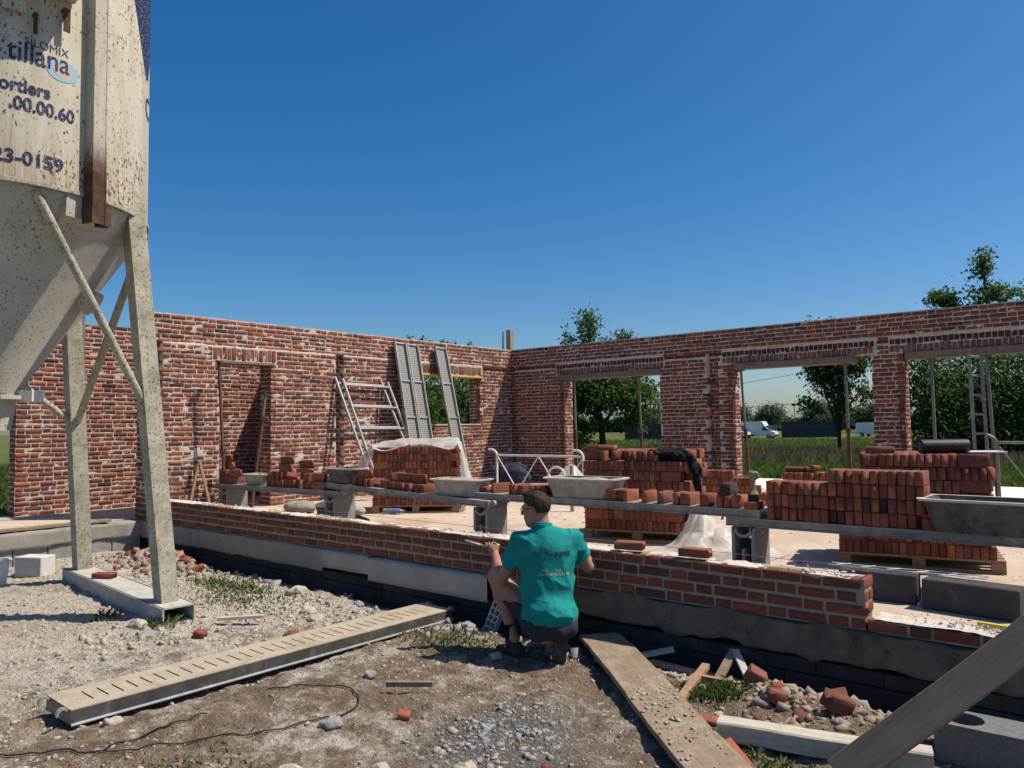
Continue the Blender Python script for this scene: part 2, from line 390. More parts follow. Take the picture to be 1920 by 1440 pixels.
# slab and plinth of the building
SL = .43
b = MB(); b.box((-4.0, 9.55, .16), (14.0, 8.9, .54)); b.box((-12.26, 2.6, .16), (2.1, 5.0, .54)); b.box((-12.1, 9.1, .159), (2.2, 7.99, .538))
tag(b.build('floor_slab', mt['slab']), kind='structure')
b = MB(); b.box((-5.2, 15.3, .2), (8.4, 2.55, .462)); tag(b.build('terrace_slab', mt['wslab']), kind='structure')

# ---------------------------------------------------------------- bricks
def unit_brick(seed, jit=.03, chip=0., cy=.07, cz=.1, e=.045, cd=.16):
    r = random.Random(seed)
    st = [(-.5, 1-e*1.5), (-.5+e, 1), (.5-e, 1), (.5, 1-e*1.5)]
    V = []
    for (x, k) in st:
        pr = [(.5, -.5), (-.5+cy, -.5), (-.5, -.5+cz), (-.5, .5-cz), (-.5+cy, .5), (.5, .5)]
        for (y, z) in pr:
            yy = y if y > 0 else y*(1-(1-k)*.7)
            V.append((x+r.uniform(-jit, jit)*.25, yy+r.uniform(-jit, jit)*(.3 if y > 0 else 1), z*(.5+k/2)+r.uniform(-jit, jit)*1.2))
    if chip and r.random() < chip:
        for q in range(r.choice((1, 2))):
            i = r.choice((1, 2, 3, 4, 19, 20, 21, 22, 8, 9, 14, 15)); x, y, z = V[i]
            V[i] = (x*(1-r.uniform(.0, .08)), y*(1-r.uniform(.1, 1.)*cd), z*(1-r.uniform(.03, .2)*(1 if cd > .1 else .5)))
    Q = []
    for i in range(3):
        for k in range(6):
            j = (k+1) % 6; Q.append((i*6+k, i*6+6+k, i*6+6+j, i*6+j))
    Q += [(0, 1, 2, 3), (0, 3, 4, 5), (21, 20, 19, 18), (23, 22, 21, 18)]
    return np.array(V), np.array(Q)
BR = {}
for key, jit, chip, n in (('o', .035, .75, 14), ('n', .018, .3, 10), ('l', .012, .45, 16)):
    BR[key] = [unit_brick(100*ord(key)+i, jit, chip, *((.012, .02, .02, .07) if key == 'l' else (.05, .075, .03) if key == 'n' else (.07, .1, .045))) for i in range(n)]
BME = {}
def brick_mesh(key, i, mk):
    k = (key, i, mk)
    if k not in BME:
        me = mesh_np('brick', *BR[key][i]); me.materials.append(mt[mk]); BME[k] = me
    return BME[k]
BATCH = {}
def batch(store, key, i, M):
    V, Q = BR[key][i]; Vt = V@np.array(M)[:3, :3].T+np.array(M)[:3, 3]
    b = len(store[0]) and sum(len(v) for v in store[0]); store[0].append(Vt); store[1].append(Q+b)

CF = np.array(Fw); CRt = np.array(Rt); CUp = np.array(Up)
def px(P):
    q = np.array(P)-np.array((0, 0, EYE)); d = q@CF
    return 960+1391.56*(q@CRt)/d, 720-1391.56*(q@CUp)/d, d

def lay(L, z0, z1, pitch, joint, bl, hd, holes, rng, off0=0., bond='f'):
    out = []; k = 0; z = z0
    while z < z1-.3*pitch:
        h = pitch-joint; u = -rng.uniform(0, bl*.2)-(hd+joint)*.5*(k % 2)-((bl+joint)*.5 if (bond == 'f' and k % 2) else 0)
        i = 0
        zc = z+pitch/2
        cuts = sorted([(a, b2) for (a, b2, za, zb) in holes if za < zc < zb])
        while u < L:
            ln = (bl if i % 2 == 0 else hd)*rng.uniform(.94, 1.04); a, b2 = u, u+ln; u += ln+joint*rng.uniform(.8, 1.3); i += 1
            segs = [(max(a, 0), min(b2, L))]
            for (ca, cb) in cuts:
                ns = []
                for (s0, s1) in segs:
                    if cb <= s0 or ca >= s1: ns.append((s0, s1)); continue
                    if ca > s0: ns.append((s0, ca))
                    if cb < s1: ns.append((cb, s1))
                segs = ns
            out += [(s0, s1, z+joint*.5+h/2, h) for (s0, s1) in segs if s1-s0 > .035]
        z += pitch; k += 1
    return out

def wall(t, O, ang, L, z0, z1, pitch, joint, holes=(), nob=(), seed=1, key='o', mk='old', mort='mort', bl=.215, hd=.105, dep=.1,
         off=None, n_ind=300, extra=(), thick=.33, recess=.008, body=True, smear=.5, zj=.004, cell=.019, skip=None, bond='f', rough=.004):
    """brick face of a wall: single bricks as parts, the rest joined, mortar bed behind"""
    rng = random.Random(seed); base = np.array(t.location); u = np.array((math.cos(ang), math.sin(ang), 0)); nrm = np.array((math.sin(ang), -math.cos(ang), 0))
    O = np.array((O[0], O[1], 0.)); off = off or (lambda a, z: 0.)
    rects = [(a, b2, zc, h, mk) for (a, b2, zc, h) in lay(L, z0, z1, pitch, joint, bl, hd, list(holes)+list(nob), rng, bond=bond)]
    rects += list(extra)
    items = []
    for (a, b2, zc, h, m2) in rects:
        uc = (a+b2)/2; pr = off(uc, zc)+rng.uniform(-rough, rough*.7)
        P = O+u*uc+np.array((0, 0, zc))+nrm*(pr-dep/2); zz = rng.uniform(-zj, zj)
        M = Matrix.Translation(P-base+np.array((0, 0, zz))) @ Matrix.Rotation(ang, 4, 'Z') @ Matrix.Rotation(rng.uniform(-.02, .02)*(rough/.004), 4, 'Y') @ Matrix.Diagonal((b2-a, dep, h*rng.uniform(.92, 1.04), 1))
        X_, Y_, d = px(P+nrm*dep/2)
        vis = d > .5 and 0 < X_ < 1920 and 0 < Y_ < 1440 and not (skip and skip(X_, Y_))
        items.append(((b2-a)*h/d if vis else 0, M, m2, rng.randrange(len(BR[key]))))
    order = sorted(range(len(items)), key=lambda i: -items[i][0]); ind = set(i for i in order[:n_ind] if items[i][0] > 0)
    stores = {}
    for i, (sc, M, m2, vi) in enumerate(items):
        if i in ind:
            o = bpy.data.objects.new('brick', brick_mesh(key, vi, m2)); C.objects.link(o); o.parent = t; o.matrix_local = M
        else: batch(stores.setdefault(m2, ([], [])), key, vi, M)
    for m2, (vs, qs) in stores.items():
        tag(link('brickwork', mesh_np('brickwork', np.concatenate(vs), np.concatenate(qs)), mt[m2], t), kind='stuff')
    # mortar face, uneven, in places smeared over the bricks
    na, nz = int(L/cell)+1, int((z1-z0)/cell)+1
    A = np.linspace(0, L, na); Zs = np.linspace(z0, z1-.006, nz); AA, ZZ = np.meshgrid(A, Zs, indexing='ij')
    of = np.array([[off(a, z) for z in Zs] for a in A])
    sm = np.clip(fbm(AA*7+seed*5, ZZ*12, seed, 3)-.24, 0, 1)*smear*.07+np.clip(fbm(AA*.6+seed*5, ZZ*.8, seed, 2)+.1, 0, 1)*np.clip(fbm(AA*11+seed*5, ZZ*15, seed, 3), 0, 1)*smear*.07+np.clip(fbm(AA*1.5+seed*9, ZZ*2.2, seed, 4)-.38, 0, 1)*smear*.08
    dd = of-recess+np.minimum(sm, recess+.005)+.003*fbm(AA*30, ZZ*30, seed, 2)
    PP = O+AA[..., None]*u+ZZ[..., None]*np.array((0, 0, 1))+dd[..., None]*nrm-base
    In = np.arange(na*nz).reshape(na, nz); ac = (AA[:-1, :-1]+AA[1:, 1:])/2; zc = (ZZ[:-1, :-1]+ZZ[1:, 1:])/2
    ok = np.ones(ac.shape, bool)
    for (a, b2, za, zb) in holes: ok &= ~((ac > a) & (ac < b2) & (zc > za) & (zc < zb))
    Q = np.stack([In[:-1, :-1], In[1:, :-1], In[1:, 1:], In[:-1, 1:]], -1)[ok]
    link('mortar_face', mesh_np('mortar_face', PP.reshape(-1, 3), Q), mt[mort], t, smooth=True)
    if body:
        us = sorted({0, L, *[min(max(h[0], 0), L) for h in holes], *[min(max(h[1], 0), L) for h in holes]}); zs = sorted({z0, z1, *[min(max(h[2], z0), z1) for h in holes], *[min(max(h[3], z0), z1) for h in holes]})
        m = MB(); bd = dep+.05
        for i in range(len(us)-1):
            for j in range(len(zs)-1):
                uc, zc2 = (us[i]+us[i+1])/2, (zs[j]+zs[j+1])/2
                if us[i+1]-us[i] < .01 or zs[j+1]-zs[j] < .01 or any(h[0] < uc < h[1] and h[2] < zc2 < h[3] for h in holes): continue
                P = O+u*uc-nrm*((thick-bd)/2+bd)
                m.box(Vector(P)+Vector((0, 0, zc2))-Vector(base), (us[i+1]-us[i]-.03, thick-bd, zs[j+1]-zs[j]-(.03 if j == len(zs)-2 else 0)), rz=ang)
        # fill from the core out to just behind the face
        for i in range(len(us)-1):
            for j in range(len(zs)-1):
                uc, zc2 = (us[i]+us[i+1])/2, (zs[j]+zs[j+1])/2
                if us[i+1]-us[i] < .01 or zs[j+1]-zs[j] < .01 or any(h[0] < uc < h[1] and h[2] < zc2 < h[3] for h in holes): continue
                mo = min(of.min(), 0)-.03; P = O+u*uc+nrm*(mo-bd)/2
                m.box(Vector(P)+Vector((0, 0, zc2))-Vector(base), (us[i+1]-us[i]-.034, bd+mo-.002, zs[j+1]-zs[j]-(.034 if j == len(zs)-2 else 0)), rz=ang)
        m.build('wall_core', mt[mort], t)

def soldiers(a, b2, z0, h, w_, mk, rng, j=.014):
    out = []; x = a
    while x < b2-w_*.6: ln = w_*rng.uniform(.88, 1.08); out.append((x, min(x+ln, b2), z0+h/2+rng.uniform(-.006, .006), h*rng.uniform(.9, 1.02), mk)); x += ln+j
    return out
xA, yB, yL, ZT, PI_ = -10.96, 13.29, 4.93, 3.46, .0735
hp = math.pi/2
# --- low wall being laid (4 courses, the last metre only 1)
rng = random.Random(5)
wl = thing('brick_wall', 'low new brick wall with grey joints and mortar on top, being laid before the man', 'brick wall', (-6, yL, .41))
xl0 = xA-.33; Lw = -1.29-xl0
wall(wl, (xl0, yL), 0, Lw, .41, .7265, .079, .02, seed=11, key='n', mk='new', mort='mortn', bl=.232, hd=.112, smear=0, recess=.0085, thick=.22, cell=.022, rough=.0025, n_ind=240)
wall(wl, (xl0+Lw+.012, yL), 0, 1.95, .41, .489, .079, .02, seed=12, key='n', mk='new', mort='mortn', bl=.232, hd=.112, smear=0, recess=.0085, thick=.22, cell=.022, rough=.0025, n_ind=30)
wall(wl, (-1.292, yL+.01), hp, .2, .489, .7265, .079, .02, seed=14, key='n', mk='new', mort='mortn', dep=.03, bl=.232, hd=.09, smear=0, recess=.0085, thick=.12, body=False, cell=.022, rough=.002)
# --- left wall A: door, window, pilasters
rng = random.Random(6)
wa = thing('brick_wall', 'old lime-smeared brick wall with doorway and window, steel decks and trestle leaning on it', 'brick wall', (xA, 9, SL))
y0A = yL+.02; U = lambda y: y-y0A
dy0, dy1, wy0, wy1 = 6.05, 6.96, 10.33, 12.16
hA = [(U(dy0), U(dy1), 0, 2.79), (U(wy0), U(wy1), 1.72, 2.79)]
nobA = [(U(dy0)-.12, U(dy1)+.12, 2.7, 3.02), (U(wy0)-.1, U(wy1)+.1, 2.7, 3.0)]
exA = soldiers(U(dy0)-.1, U(dy1)+.1, 2.80, .2, .066, 'old', rng)+soldiers(U(wy0)-.08, U(wy1)+.08, 2.80, .19, .066, 'sold', rng)
def offA(a, z):
    y = a+y0A
    if z > 3.02: return -.018
    if y < 5.15: return -.12
    if 8.28 < y < 8.46: return -.12
    if y > 12.26: return -.06
    return 0.
wall(wa, (xA, y0A), hp, yB-y0A+.03, SL, ZT, PI_, .0155, hA, nobA, 21, off=offA, extra=exA, smear=.26, recess=.009)
# reveals of door and window
wall(wa, (xA-.33, dy1), 0, .325, SL, 2.79, PI_, .012, seed=22, n_ind=0, body=False, bl=.15, smear=.12)
wall(wa, (xA-.33, wy1), 0, .325, 1.72, 2.79, PI_, .012, seed=23, n_ind=0, body=False, bl=.15, smear=.12)
m = MB(); m.box((-.165, (wy0+wy1)/2-9, 1.735-SL), (.36, wy1-wy0, .03)); m.build('window_sill', mt['mort'], wa)
m = MB(); m.box((-.165, (wy0+wy1)/2-9, 2.772-SL), (.38, wy1-wy0+.14, .034)); m.build('formwork_board', mt['form'], wa)
m = MB(); m.box((-.16, (dy0+dy1)/2-9, 2.772-SL), (.37, dy1-dy0+.1, .034)); m.build('lintel_board', mt['timber'], wa)
# toothed end of wall A towards the low wall
wall(wa, (xA-.33, y0A-.02), 0, .325, .73, 3.44, PI_, .013, seed=24, n_ind=0, body=False, bl=.2, smear=.15)
# --- wall B: three openings on props
rng = random.Random(8)
wb = thing('brick_wall', 'shaded brick wall with three wide openings and dark soldier courses, propped with steel posts', 'brick wall', (-5, yB, SL))
LB = 14.2; UB = lambda x: x-xA+.3
op = [(-9.50, -7.15), (-5.63, -3.23), (-2.74, .2)]
hB = [(UB(a), UB(b2), 0, 2.80) for a, b2 in op]
nobB = []; exB = []
for a, b2 in op:
    nobB.append((UB(a)-.22, UB(b2)+.1, 2.78, 3.04)); exB += soldiers(UB(a)-.2, UB(b2)+.08, 2.805, .115, .07, 'sold', rng)+soldiers(UB(a)-.2, UB(b2)+.08, 2.93, .105, .07, 'dkb', rng)
z3 = SL+int((3.04-SL)/PI_)*PI_
for (a, b2) in ((.3, UB(-9.72)), (UB(-7.05), UB(-5.85)), (UB(-3.13), UB(-2.96))):
    nobB.append((a, b2, 2.955, 3.035)); x = a
    while x < b2-.05: ln = rng.choice((.21, .1)); exB.append((x, min(x+ln, b2), 2.997, .06, 'dkb')); x += ln+.013
def offB(a, z):
    x = a+xA-.3
    if z > 3.035: return .0
    if -6.13 < x < -5.93: return -.1
    if x < -10.88: return -.05
    return -.012
wall(wb, (xA-.3, yB), 0, LB+.3, SL, ZT, PI_, .015, hB, nobB, 31, off=offB, extra=exB, smear=.13, recess=.009)
for i, (a, b2) in enumerate(op): wall(wb, (a, yB), hp, .33, SL, 2.79, PI_, .012, seed=40+i, n_ind=0, body=False, bl=.16, smear=.12)
# --- wall C: far wall of the passage behind wall A
wc = thing('brick_wall', 'sunlit old brick wall behind the silo legs, closing the passage beyond the doorway', 'brick wall', (-12.9, 6, SL))
wall(wc, (-12.9, 3.87), hp, 5.1, SL, 3.43, PI_, .015, seed=51, smear=.1, skip=lambda X, Y: X > 500 or (X < 60 and Y < 760))
wall(wc, (-13.2, 3.875), 0, .295, SL, 3.42, PI_, .013, seed=52, n_ind=0, body=False, smear=.12)
wd = thing('brick_wall', 'dark cross wall of old brick seen through the doorway', 'brick wall', (-12.1, 8.3, SL))
wall(wd, (-12.88, 8.3), 0, 1.55, SL, 3.43, PI_, .013, seed=53, smear=.2, n_ind=60)
# ---------------------------------------------------------------- foundations
fo = tag(bpy.data.objects.new('foundation', None), kind='structure'); C.objects.link(fo); fo.location = (-5, yL, 0)
rng = random.Random(3)
def grid_face(name, u0, u1, z0, z1, y, amp, m, sc=4, step=.04, seed=0, ax=0, lip=.1):
    """rough vertical face with a returned top"""
    na, nz = int((u1-u0)/step)+1, max(3, int((z1-z0)/step)+1)
    A = np.linspace(u0, u1, na); Zs = np.linspace(z0, z1, nz); AA, ZZ = np.meshgrid(A, Zs, indexing='ij')
    d = amp*fbm(AA*sc, ZZ*sc, seed, 4)
    ze = ZZ.copy(); ze[:, 0] += amp*1.5*fbm(A*5, A*0+seed, 0., 3); ze[:, -1] += amp*.8*fbm(A*7, A*0+seed+5, 0., 3)
    P = np.stack([AA, y+d, ze], -1) if ax == 0 else np.stack([y-d, AA, ze], -1)
    bk = P[:, -1:].copy(); bk[..., 1 if ax == 0 else 0] += lip if ax == 0 else -lip
    bk0 = P[:, :1].copy(); bk0[..., 1 if ax == 0 else 0] += lip if ax == 0 else -lip
    P = np.concatenate([bk0, P, bk], 1); nz += 2
    In = np.arange(na*nz).reshape(na, nz); Q = np.stack([In[:-1, :-1], In[1:, :-1], In[1:, 1:], In[:-1, 1:]], -1).reshape(-1, 4)
    return link(name, mesh_np(name, P.reshape(-1, 3)-np.array(fo.location), Q), m, fo, smooth=True)
grid_face('concrete_band', -4.32, .9, .2, .407, yL-.014, .028, mt['dconc'], sc=11, step=.02, seed=3, lip=.2)
grid_face('concrete_band', -11.28, -6.72, .17, .40, yL-.03, .01, mt['conc'], sc=7, step=.025, seed=5, lip=.2)
grid_face('concrete_board', -6.70, -5.95, .22, .40, yL-.045, .003, mt['lconc'], seed=6, lip=.2)
grid_face('concrete_board', -5.94, -4.34, .17, .39, yL-.055, .003, mt['lconc'], seed=7, lip=.2)
x = -11.2
while x < .8:
    w_ = .40
    for k, zc in enumerate((-.2, -.01, .13)):
        hh_ = (.19, .18, .09)[k]; xx = x+(.2 if k % 2 else 0)
        m = MB(); m.box((xx+w_/2+5, .075+rng.uniform(-.003, .003), zc), (w_-.003, .14, hh_-.003), bev=.003); m.build('block', mt['bit'], fo)
    x += w_
# left foundation: rough concrete band over coated blocks
grid_face('concrete_band', .2, yL-.02, .19, .415, xA-.03, .02, mt['conc'], seed=9, ax=1, lip=.2)
y = .3
while y < 4.7:
    for k, zc in enumerate((-.16, .09)):
        m = MB(); m.box((xA-.13+5, y+.2-yL+(.2 if k else 0), zc), (.14, .392, .23), bev=.01); m.build('block', mt['block'], fo)
    y += .4
m = MB(); m.beam((xA-.16, .3, SL+.02), (xA-.16, 4.5, SL+.02), .16, .03); tag(m.build('edge_board', mt['timber2']), 'grey board lying along the slab edge behind the silo legs', 'board')
m = MB(); m.beam((-12.62, 1.2, SL+.012), (-12.58, 4.4, SL+.012), .2, .022); tag(m.build('flat_plank', mt['lconc']), 'thin pale plank lying on the slab under the sunlit passage wall', 'plank')
# mortar crumbs on the low wall and slab
def crumbs(name, n, fx, m, seed, smin_=.006, smax=.02, flat=.6, parent=None, kind='stuff'):
    r = np.random.RandomState(seed); t_ = (1+5**.5)/2
    ico = np.array([(-1,t_,0),(1,t_,0),(-1,-t_,0),(1,-t_,0),(0,-1,t_),(0,1,t_),(0,-1,-t_),(0,1,-t_),(t_,0,-1),(t_,0,1),(-t_,0,-1),(-t_,0,1)], float)/1.9
    F_ = np.array([(0,11,5),(0,5,1),(0,1,7),(0,7,10),(0,10,11),(1,5,9),(5,11,4),(11,10,2),(10,7,6),(7,1,8),(3,9,4),(3,4,2),(3,2,6),(3,6,8),(3,8,9),(4,9,5),(2,4,11),(6,2,10),(8,6,7),(9,8,1)])
    P = fx(r, n); n = len(P); s = smin_*(smax/smin_)**(r.rand(n)**2.6)
    an = r.rand(n)*6.28; V = ico[None]*(1+r.uniform(-.42, .42, (n, 12, 3)))*s[:, None, None]*np.stack([r.uniform(.7, 1.7, n), r.uniform(.5, 1.1, n), r.uniform(flat*.5, flat*1.3, n)], 1)[:, None]
    c_, s_ = np.cos(an)[:, None], np.sin(an)[:, None]
    V = np.stack([V[..., 0]*c_-V[..., 1]*s_, V[..., 0]*s_+V[..., 1]*c_, V[..., 2]], -1)+P[:, None]+np.stack([0*s, 0*s, s*flat*.02], 1)[:, None]
    o = link(name, mesh_np(name, V.reshape(-1, 3), (F_[None]+12*np.arange(n)[:, None, None]).reshape(-1, 3)), m, parent)
    return o
import bmesh
def hull(k):
    r = random.Random(900+k); b = bmesh.new()
    q = Vector((r.uniform(.9, 1.25), r.uniform(.55, .85), r.uniform(.35, .6)))
    for i in range(8): b.verts.new([(1 if i >> j & 1 else -1)*q[j]*r.uniform(.55, 1.05)+r.uniform(-.12, .12) for j in range(3)])
    for i in range(4): b.verts.new([r.uniform(-1, 1)*q[j]*1.02 for j in range(3)])
    h = bmesh.ops.convex_hull(b, input=b.verts); bmesh.ops.delete(b, geom=[v for v in b.verts if not v.link_faces], context='VERTS'); bmesh.ops.triangulate(b, faces=b.faces); b.verts.index_update()
    o = np.array([v.co[:] for v in b.verts]), np.array([[v.index for v in f.verts] for f in b.faces]); b.free(); return o
CHV = [hull(k) for k in range(14)]
def chunks(name, n, fx, m, seed, smin_, smax):
    r = np.random.RandomState(seed); P = fx(r, n); Vs, Qs, b = [], [], 0
    for p_ in P:
        V, Q = CHV[r.randint(14)]; s = smin_*(smax/smin_)**(r.rand()**2.2); a, t_ = r.rand()*6.28, r.normal()*.5
        M = np.array(Euler((t_, r.normal()*.5, a)).to_matrix())*s; Vs.append(V@M.T+p_+np.array((0, 0, -s*.12+r.rand()*s*.35))); Qs.append(Q+b); b += len(V)
    return link(name, mesh_np(name, np.concatenate(Vs), np.concatenate(Qs)), m)
def bed(name, x0, x1, z, seed, amp=.012, cover=.1, y0=yL+.004, y1=yL+.214, step=.018):
    A = np.arange(x0, x1, step); B = np.arange(y0, y1+.001, step); AA, BB = np.meshgrid(A, B, indexing='ij')
    zz = fbm(AA*3.3, BB*6, seed, 4)*.9+cover; e = np.minimum(BB-y0, y1-BB); zz = np.clip(zz, -.4, 1.)*amp+amp*.35*fbm(AA*25, BB*25, seed, 3)-.004*(e < .012)
    P = np.stack([AA, BB, z+zz], -1); na, nb = AA.shape; In = np.arange(na*nb).reshape(na, nb)
    return P.reshape(-1, 3), np.stack([In[:-1, :-1], In[1:, :-1], In[1:, 1:], In[:-1, 1:]], -1).reshape(-1, 4)
base = np.array(wl.location)
for (x0, x1, z, sd, cv, am) in ((xl0+.02, -1.36, .714, 4, -.08, .026), (-1.24, .6, .487, 6, .35, .02)):
    P, Q = bed('bed', x0, x1, z, sd, am, cv); tag(link('mortar_bed', mesh_np('mortar_bed', P-base, Q), mt['crumb'], wl, smooth=True), kind='stuff')
def on_low(r, n):
    x = r.uniform(-11, -1.4, n); k = vnoise(x*1.3, x*0+3.3) > -.1; x = x[k]; n = len(x)
    return np.stack([x-base[0], r.uniform(.0, .24, n), np.full(n, .722-base[2])], 1)
tag(crumbs('mortar_crumbs', 1500, on_low, mt['crumb'], 3, .004, .017, .7, wl), kind='stuff')
def on_step(r, n): return np.stack([r.normal(-.55, .25, n)-base[0], r.uniform(.04, .2, n), np.full(n, .5-base[2])+r.uniform(0, .02, n)], 1)
tag(crumbs('mortar_crumbs', 500, on_step, mt['crumb'], 4, .003, .012, .7, wl), kind='stuff')
# small debris on the slab
def on_slab(r, n):
    x = r.uniform(-10.8, .5, n); y = r.uniform(5.2, 11, n); return np.stack([x, y, np.full(n, SL)], 1)
tag(crumbs('brick_dust', 1500, on_slab, mt['stk'], 8, .004, .022, .5), 'small red brick crumbs scattered over the dusty slab', 'debris', kind='stuff')
tag(crumbs('mortar_dust', 1300, on_slab, mt['crumb'], 9, .004, .02, .5), 'small pale mortar crumbs scattered over the dusty slab', 'debris', kind='stuff')

# ---------------------------------------------------------------- loose bricks
def loose(P, size, rz=0, label='', group=None, tilt=0, mk='stk', key='l', roll=0):
    r = random.Random(hash((round(P[0], 3), round(P[1], 3), round(P[2], 3))) & 0xffff)
    o = bpy.data.objects.new('brick', brick_mesh(key, r.randrange(len(BR[key])), mk)); C.objects.link(o)
    j = r.uniform(-.01, .01)
    o.matrix_world = Matrix.Translation(P) @ Matrix.Rotation(rz+j, 4, 'Z') @ Matrix.Rotation(tilt, 4, 'Y') @ Matrix.Rotation(roll, 4, 'X') @ Matrix.Diagonal((*size, 1))
    return tag(o, label, 'brick', group)
HE, ST, FL = (.056, .218, .105), (.218, .056, .105), (.218, .105, .058)
ENDF = (.105, .218, .058)
def pallet(O, ang, L, D, label):
    t = thing('wooden_pallet', label, 'pallet', (O[0], O[1], SL), ang)
    for yy in (.05, D/2, D-.05):
        m = MB(); m.box((L/2, yy, .012), (L, .09, .022)); m.build('bottom_board', mt['pal'], t)
        for xx in (.05, L/2, L-.05): m = MB(); m.box((xx, yy, .057), (.1, .09, .066)); m.build('spacer_block', mt['pal'], t)
    n = 7
    for i in range(n):
        m = MB(); m.box((L/2, .05+(D-.1)*i/(n-1), .103), (L, .1, .02)); m.build('top_board', mt['pal'], t)
    return t
CAND = []
ORD = ['lowest', 'second', 'third', 'fourth', 'fifth', 'sixth', 'seventh', 'eighth', 'ninth']
def hid(X, Y):
    if 1437 < X < 1735 and Y > 865+(0 if X > 1560 else 20) and Y < 985: return True
    if 605 < X < 1420 and 905+(X-605)*.055 < Y < 945+(X-605)*.055: return True
    if X > 1380 and 975+(X-1437)*.1 < Y < 1010+(X-1437)*.1: return True
    return X > 1735 and Y > 945
def stack(O, ang, L, D, rows, label, group, seed, top=None, mk='stk', z00=.114, hide=None):
    r = random.Random(seed); u = Vector((math.cos(ang), math.sin(ang), 0)); v = Vector((-math.sin(ang), math.cos(ang), 0)); O = Vector((O[0], O[1], SL+z00))
    ranks = int(D/.222)
    for k in range(rows):
        z = .053+k*.1075; jx = r.uniform(-.012, .012)
        for q in range(ranks):
            a = 0.01
            if (k+q) % 2 == 1: seq = ['S']+['H']*int((L-.5)/.0595)+['S']
            else: seq = ['H']*int(L/.0595)
            for s in seq:
                if s == 'H': sz = HE; nb = [(0.109, HE)]; w2 = .0585
                else: sz = ST; w2 = .221; nb = [(.028+i*.06, ST) for i in range(3)]
                for (dv, sz) in nb:
                    yy = q*.222+dv+r.uniform(-.008, .008); p = O+u*(a+w2/2+jx)+v*yy+Vector((0, 0, z+r.uniform(-.001, .001)))
                    if top and not top(a/L, yy/D, k): continue
                    X_, Y_, d_ = px(p); area = sz[0]*sz[2]/d_**2 if q == 0 and dv < .12 and not hid(X_, Y_) else 0
                    w3 = 'end-on' if s == 'H' else 'lengthwise'; CAND.append((area, p.copy(), (sz[0]*r.uniform(.95, 1.0), sz[1], sz[2]*r.uniform(.97, 1.)), ang, w3+' brick in the '+ORD[min(k, 8)]+' row of '+label, group+', '+ORD[min(k, 8)]+' row, '+w3))
                a += w2+r.uniform(.0004, .0016)
aL, aC, aR = math.atan2(.83, .98), math.atan2(.28, 1.16), math.atan2(.25, 1.23)
pallet((-8.63, 7.17), aL, 1.28, 1.0, 'wooden pallet under the plastic-topped brick stack by the trestle')
stack((-8.63, 7.17), aL, 1.26, .9, 8, 'the pallet stack topped with white plastic', 'bricks stacked under the plastic sheet', 1)
pallet((-4.74, 6.95), aC, 1.22, 1.0, 'wooden pallet under the brick stack with the black hoodie')
stack((-4.74, 6.95), aC, 1.2, .9, 8, 'the pallet stack under the black hoodie', 'bricks stacked under the black hoodie', 2, top=lambda a, b, k: k < 7 or b > .12)
pallet((-2.03, 6.99), aR, 1.25, 1.0, 'wooden pallet under the brick stack with the black membrane roll')
stack((-2.03, 6.99), aR, 1.23, .9, 8, 'the pallet stack under the black roll', 'bricks stacked under the membrane roll', 3, top=lambda a, b, k: k < 6 or a > .14)
for (dx, rz, tl) in ((.3, .2, 0), (.42, -.1, 0)):
    p = Vector((-4.74, 6.95, 0))+Vector((math.cos(aC)*dx-.15*math.sin(aC)-.2, math.sin(aC)*dx+.15, SL+.114+8*.1075+.03)); loose(p, FL, aC+rz, 'loose brick laid flat on top of the hoodie stack', 'bricks lying on the hoodie stack')
loose((-1.72, 7.25, SL+.114+8*.1075+.031), FL, .5, 'loose brick lying beside the black membrane roll')
# further stacks at the back
pallet((-5.3, 10.6), .25, 1.2, .9, 'wooden pallet of stepped bricks behind the cordless drill')
stack((-5.3, 10.6), .25, 1.2, .44, 5, 'the stepped stack behind the cordless drill', 'bricks in the stepped stack', 4, top=lambda a, b, k: k < 2 or (k < 3 and a < .8) or (k < 4 and a < .55) or a < .25)
pallet((-3.4, 9.1), .28, 1.2, .9, 'wooden pallet of bricks behind the plank-top brick pile')
stack((-3.4, 9.1), .28, 1.2, .44, 5, 'the low stack behind the big deck pile', 'bricks in the low rear stack', 5, top=lambda a, b, k: k < 4 or .1 < a < .75)
for i, (dx, rz) in enumerate(((.35, .7), (.41, 1.0), (.2, .3))): loose((-3.4+dx*1.1, 9.25+dx*.2, SL+.114+.5375+.03+(.02 if i == 1 else 0)), (.1, .1, .062) if i < 2 else FL, rz, 'broken brick piece lying on the low rear stack', 'broken bricks on the rear stack', key='o')
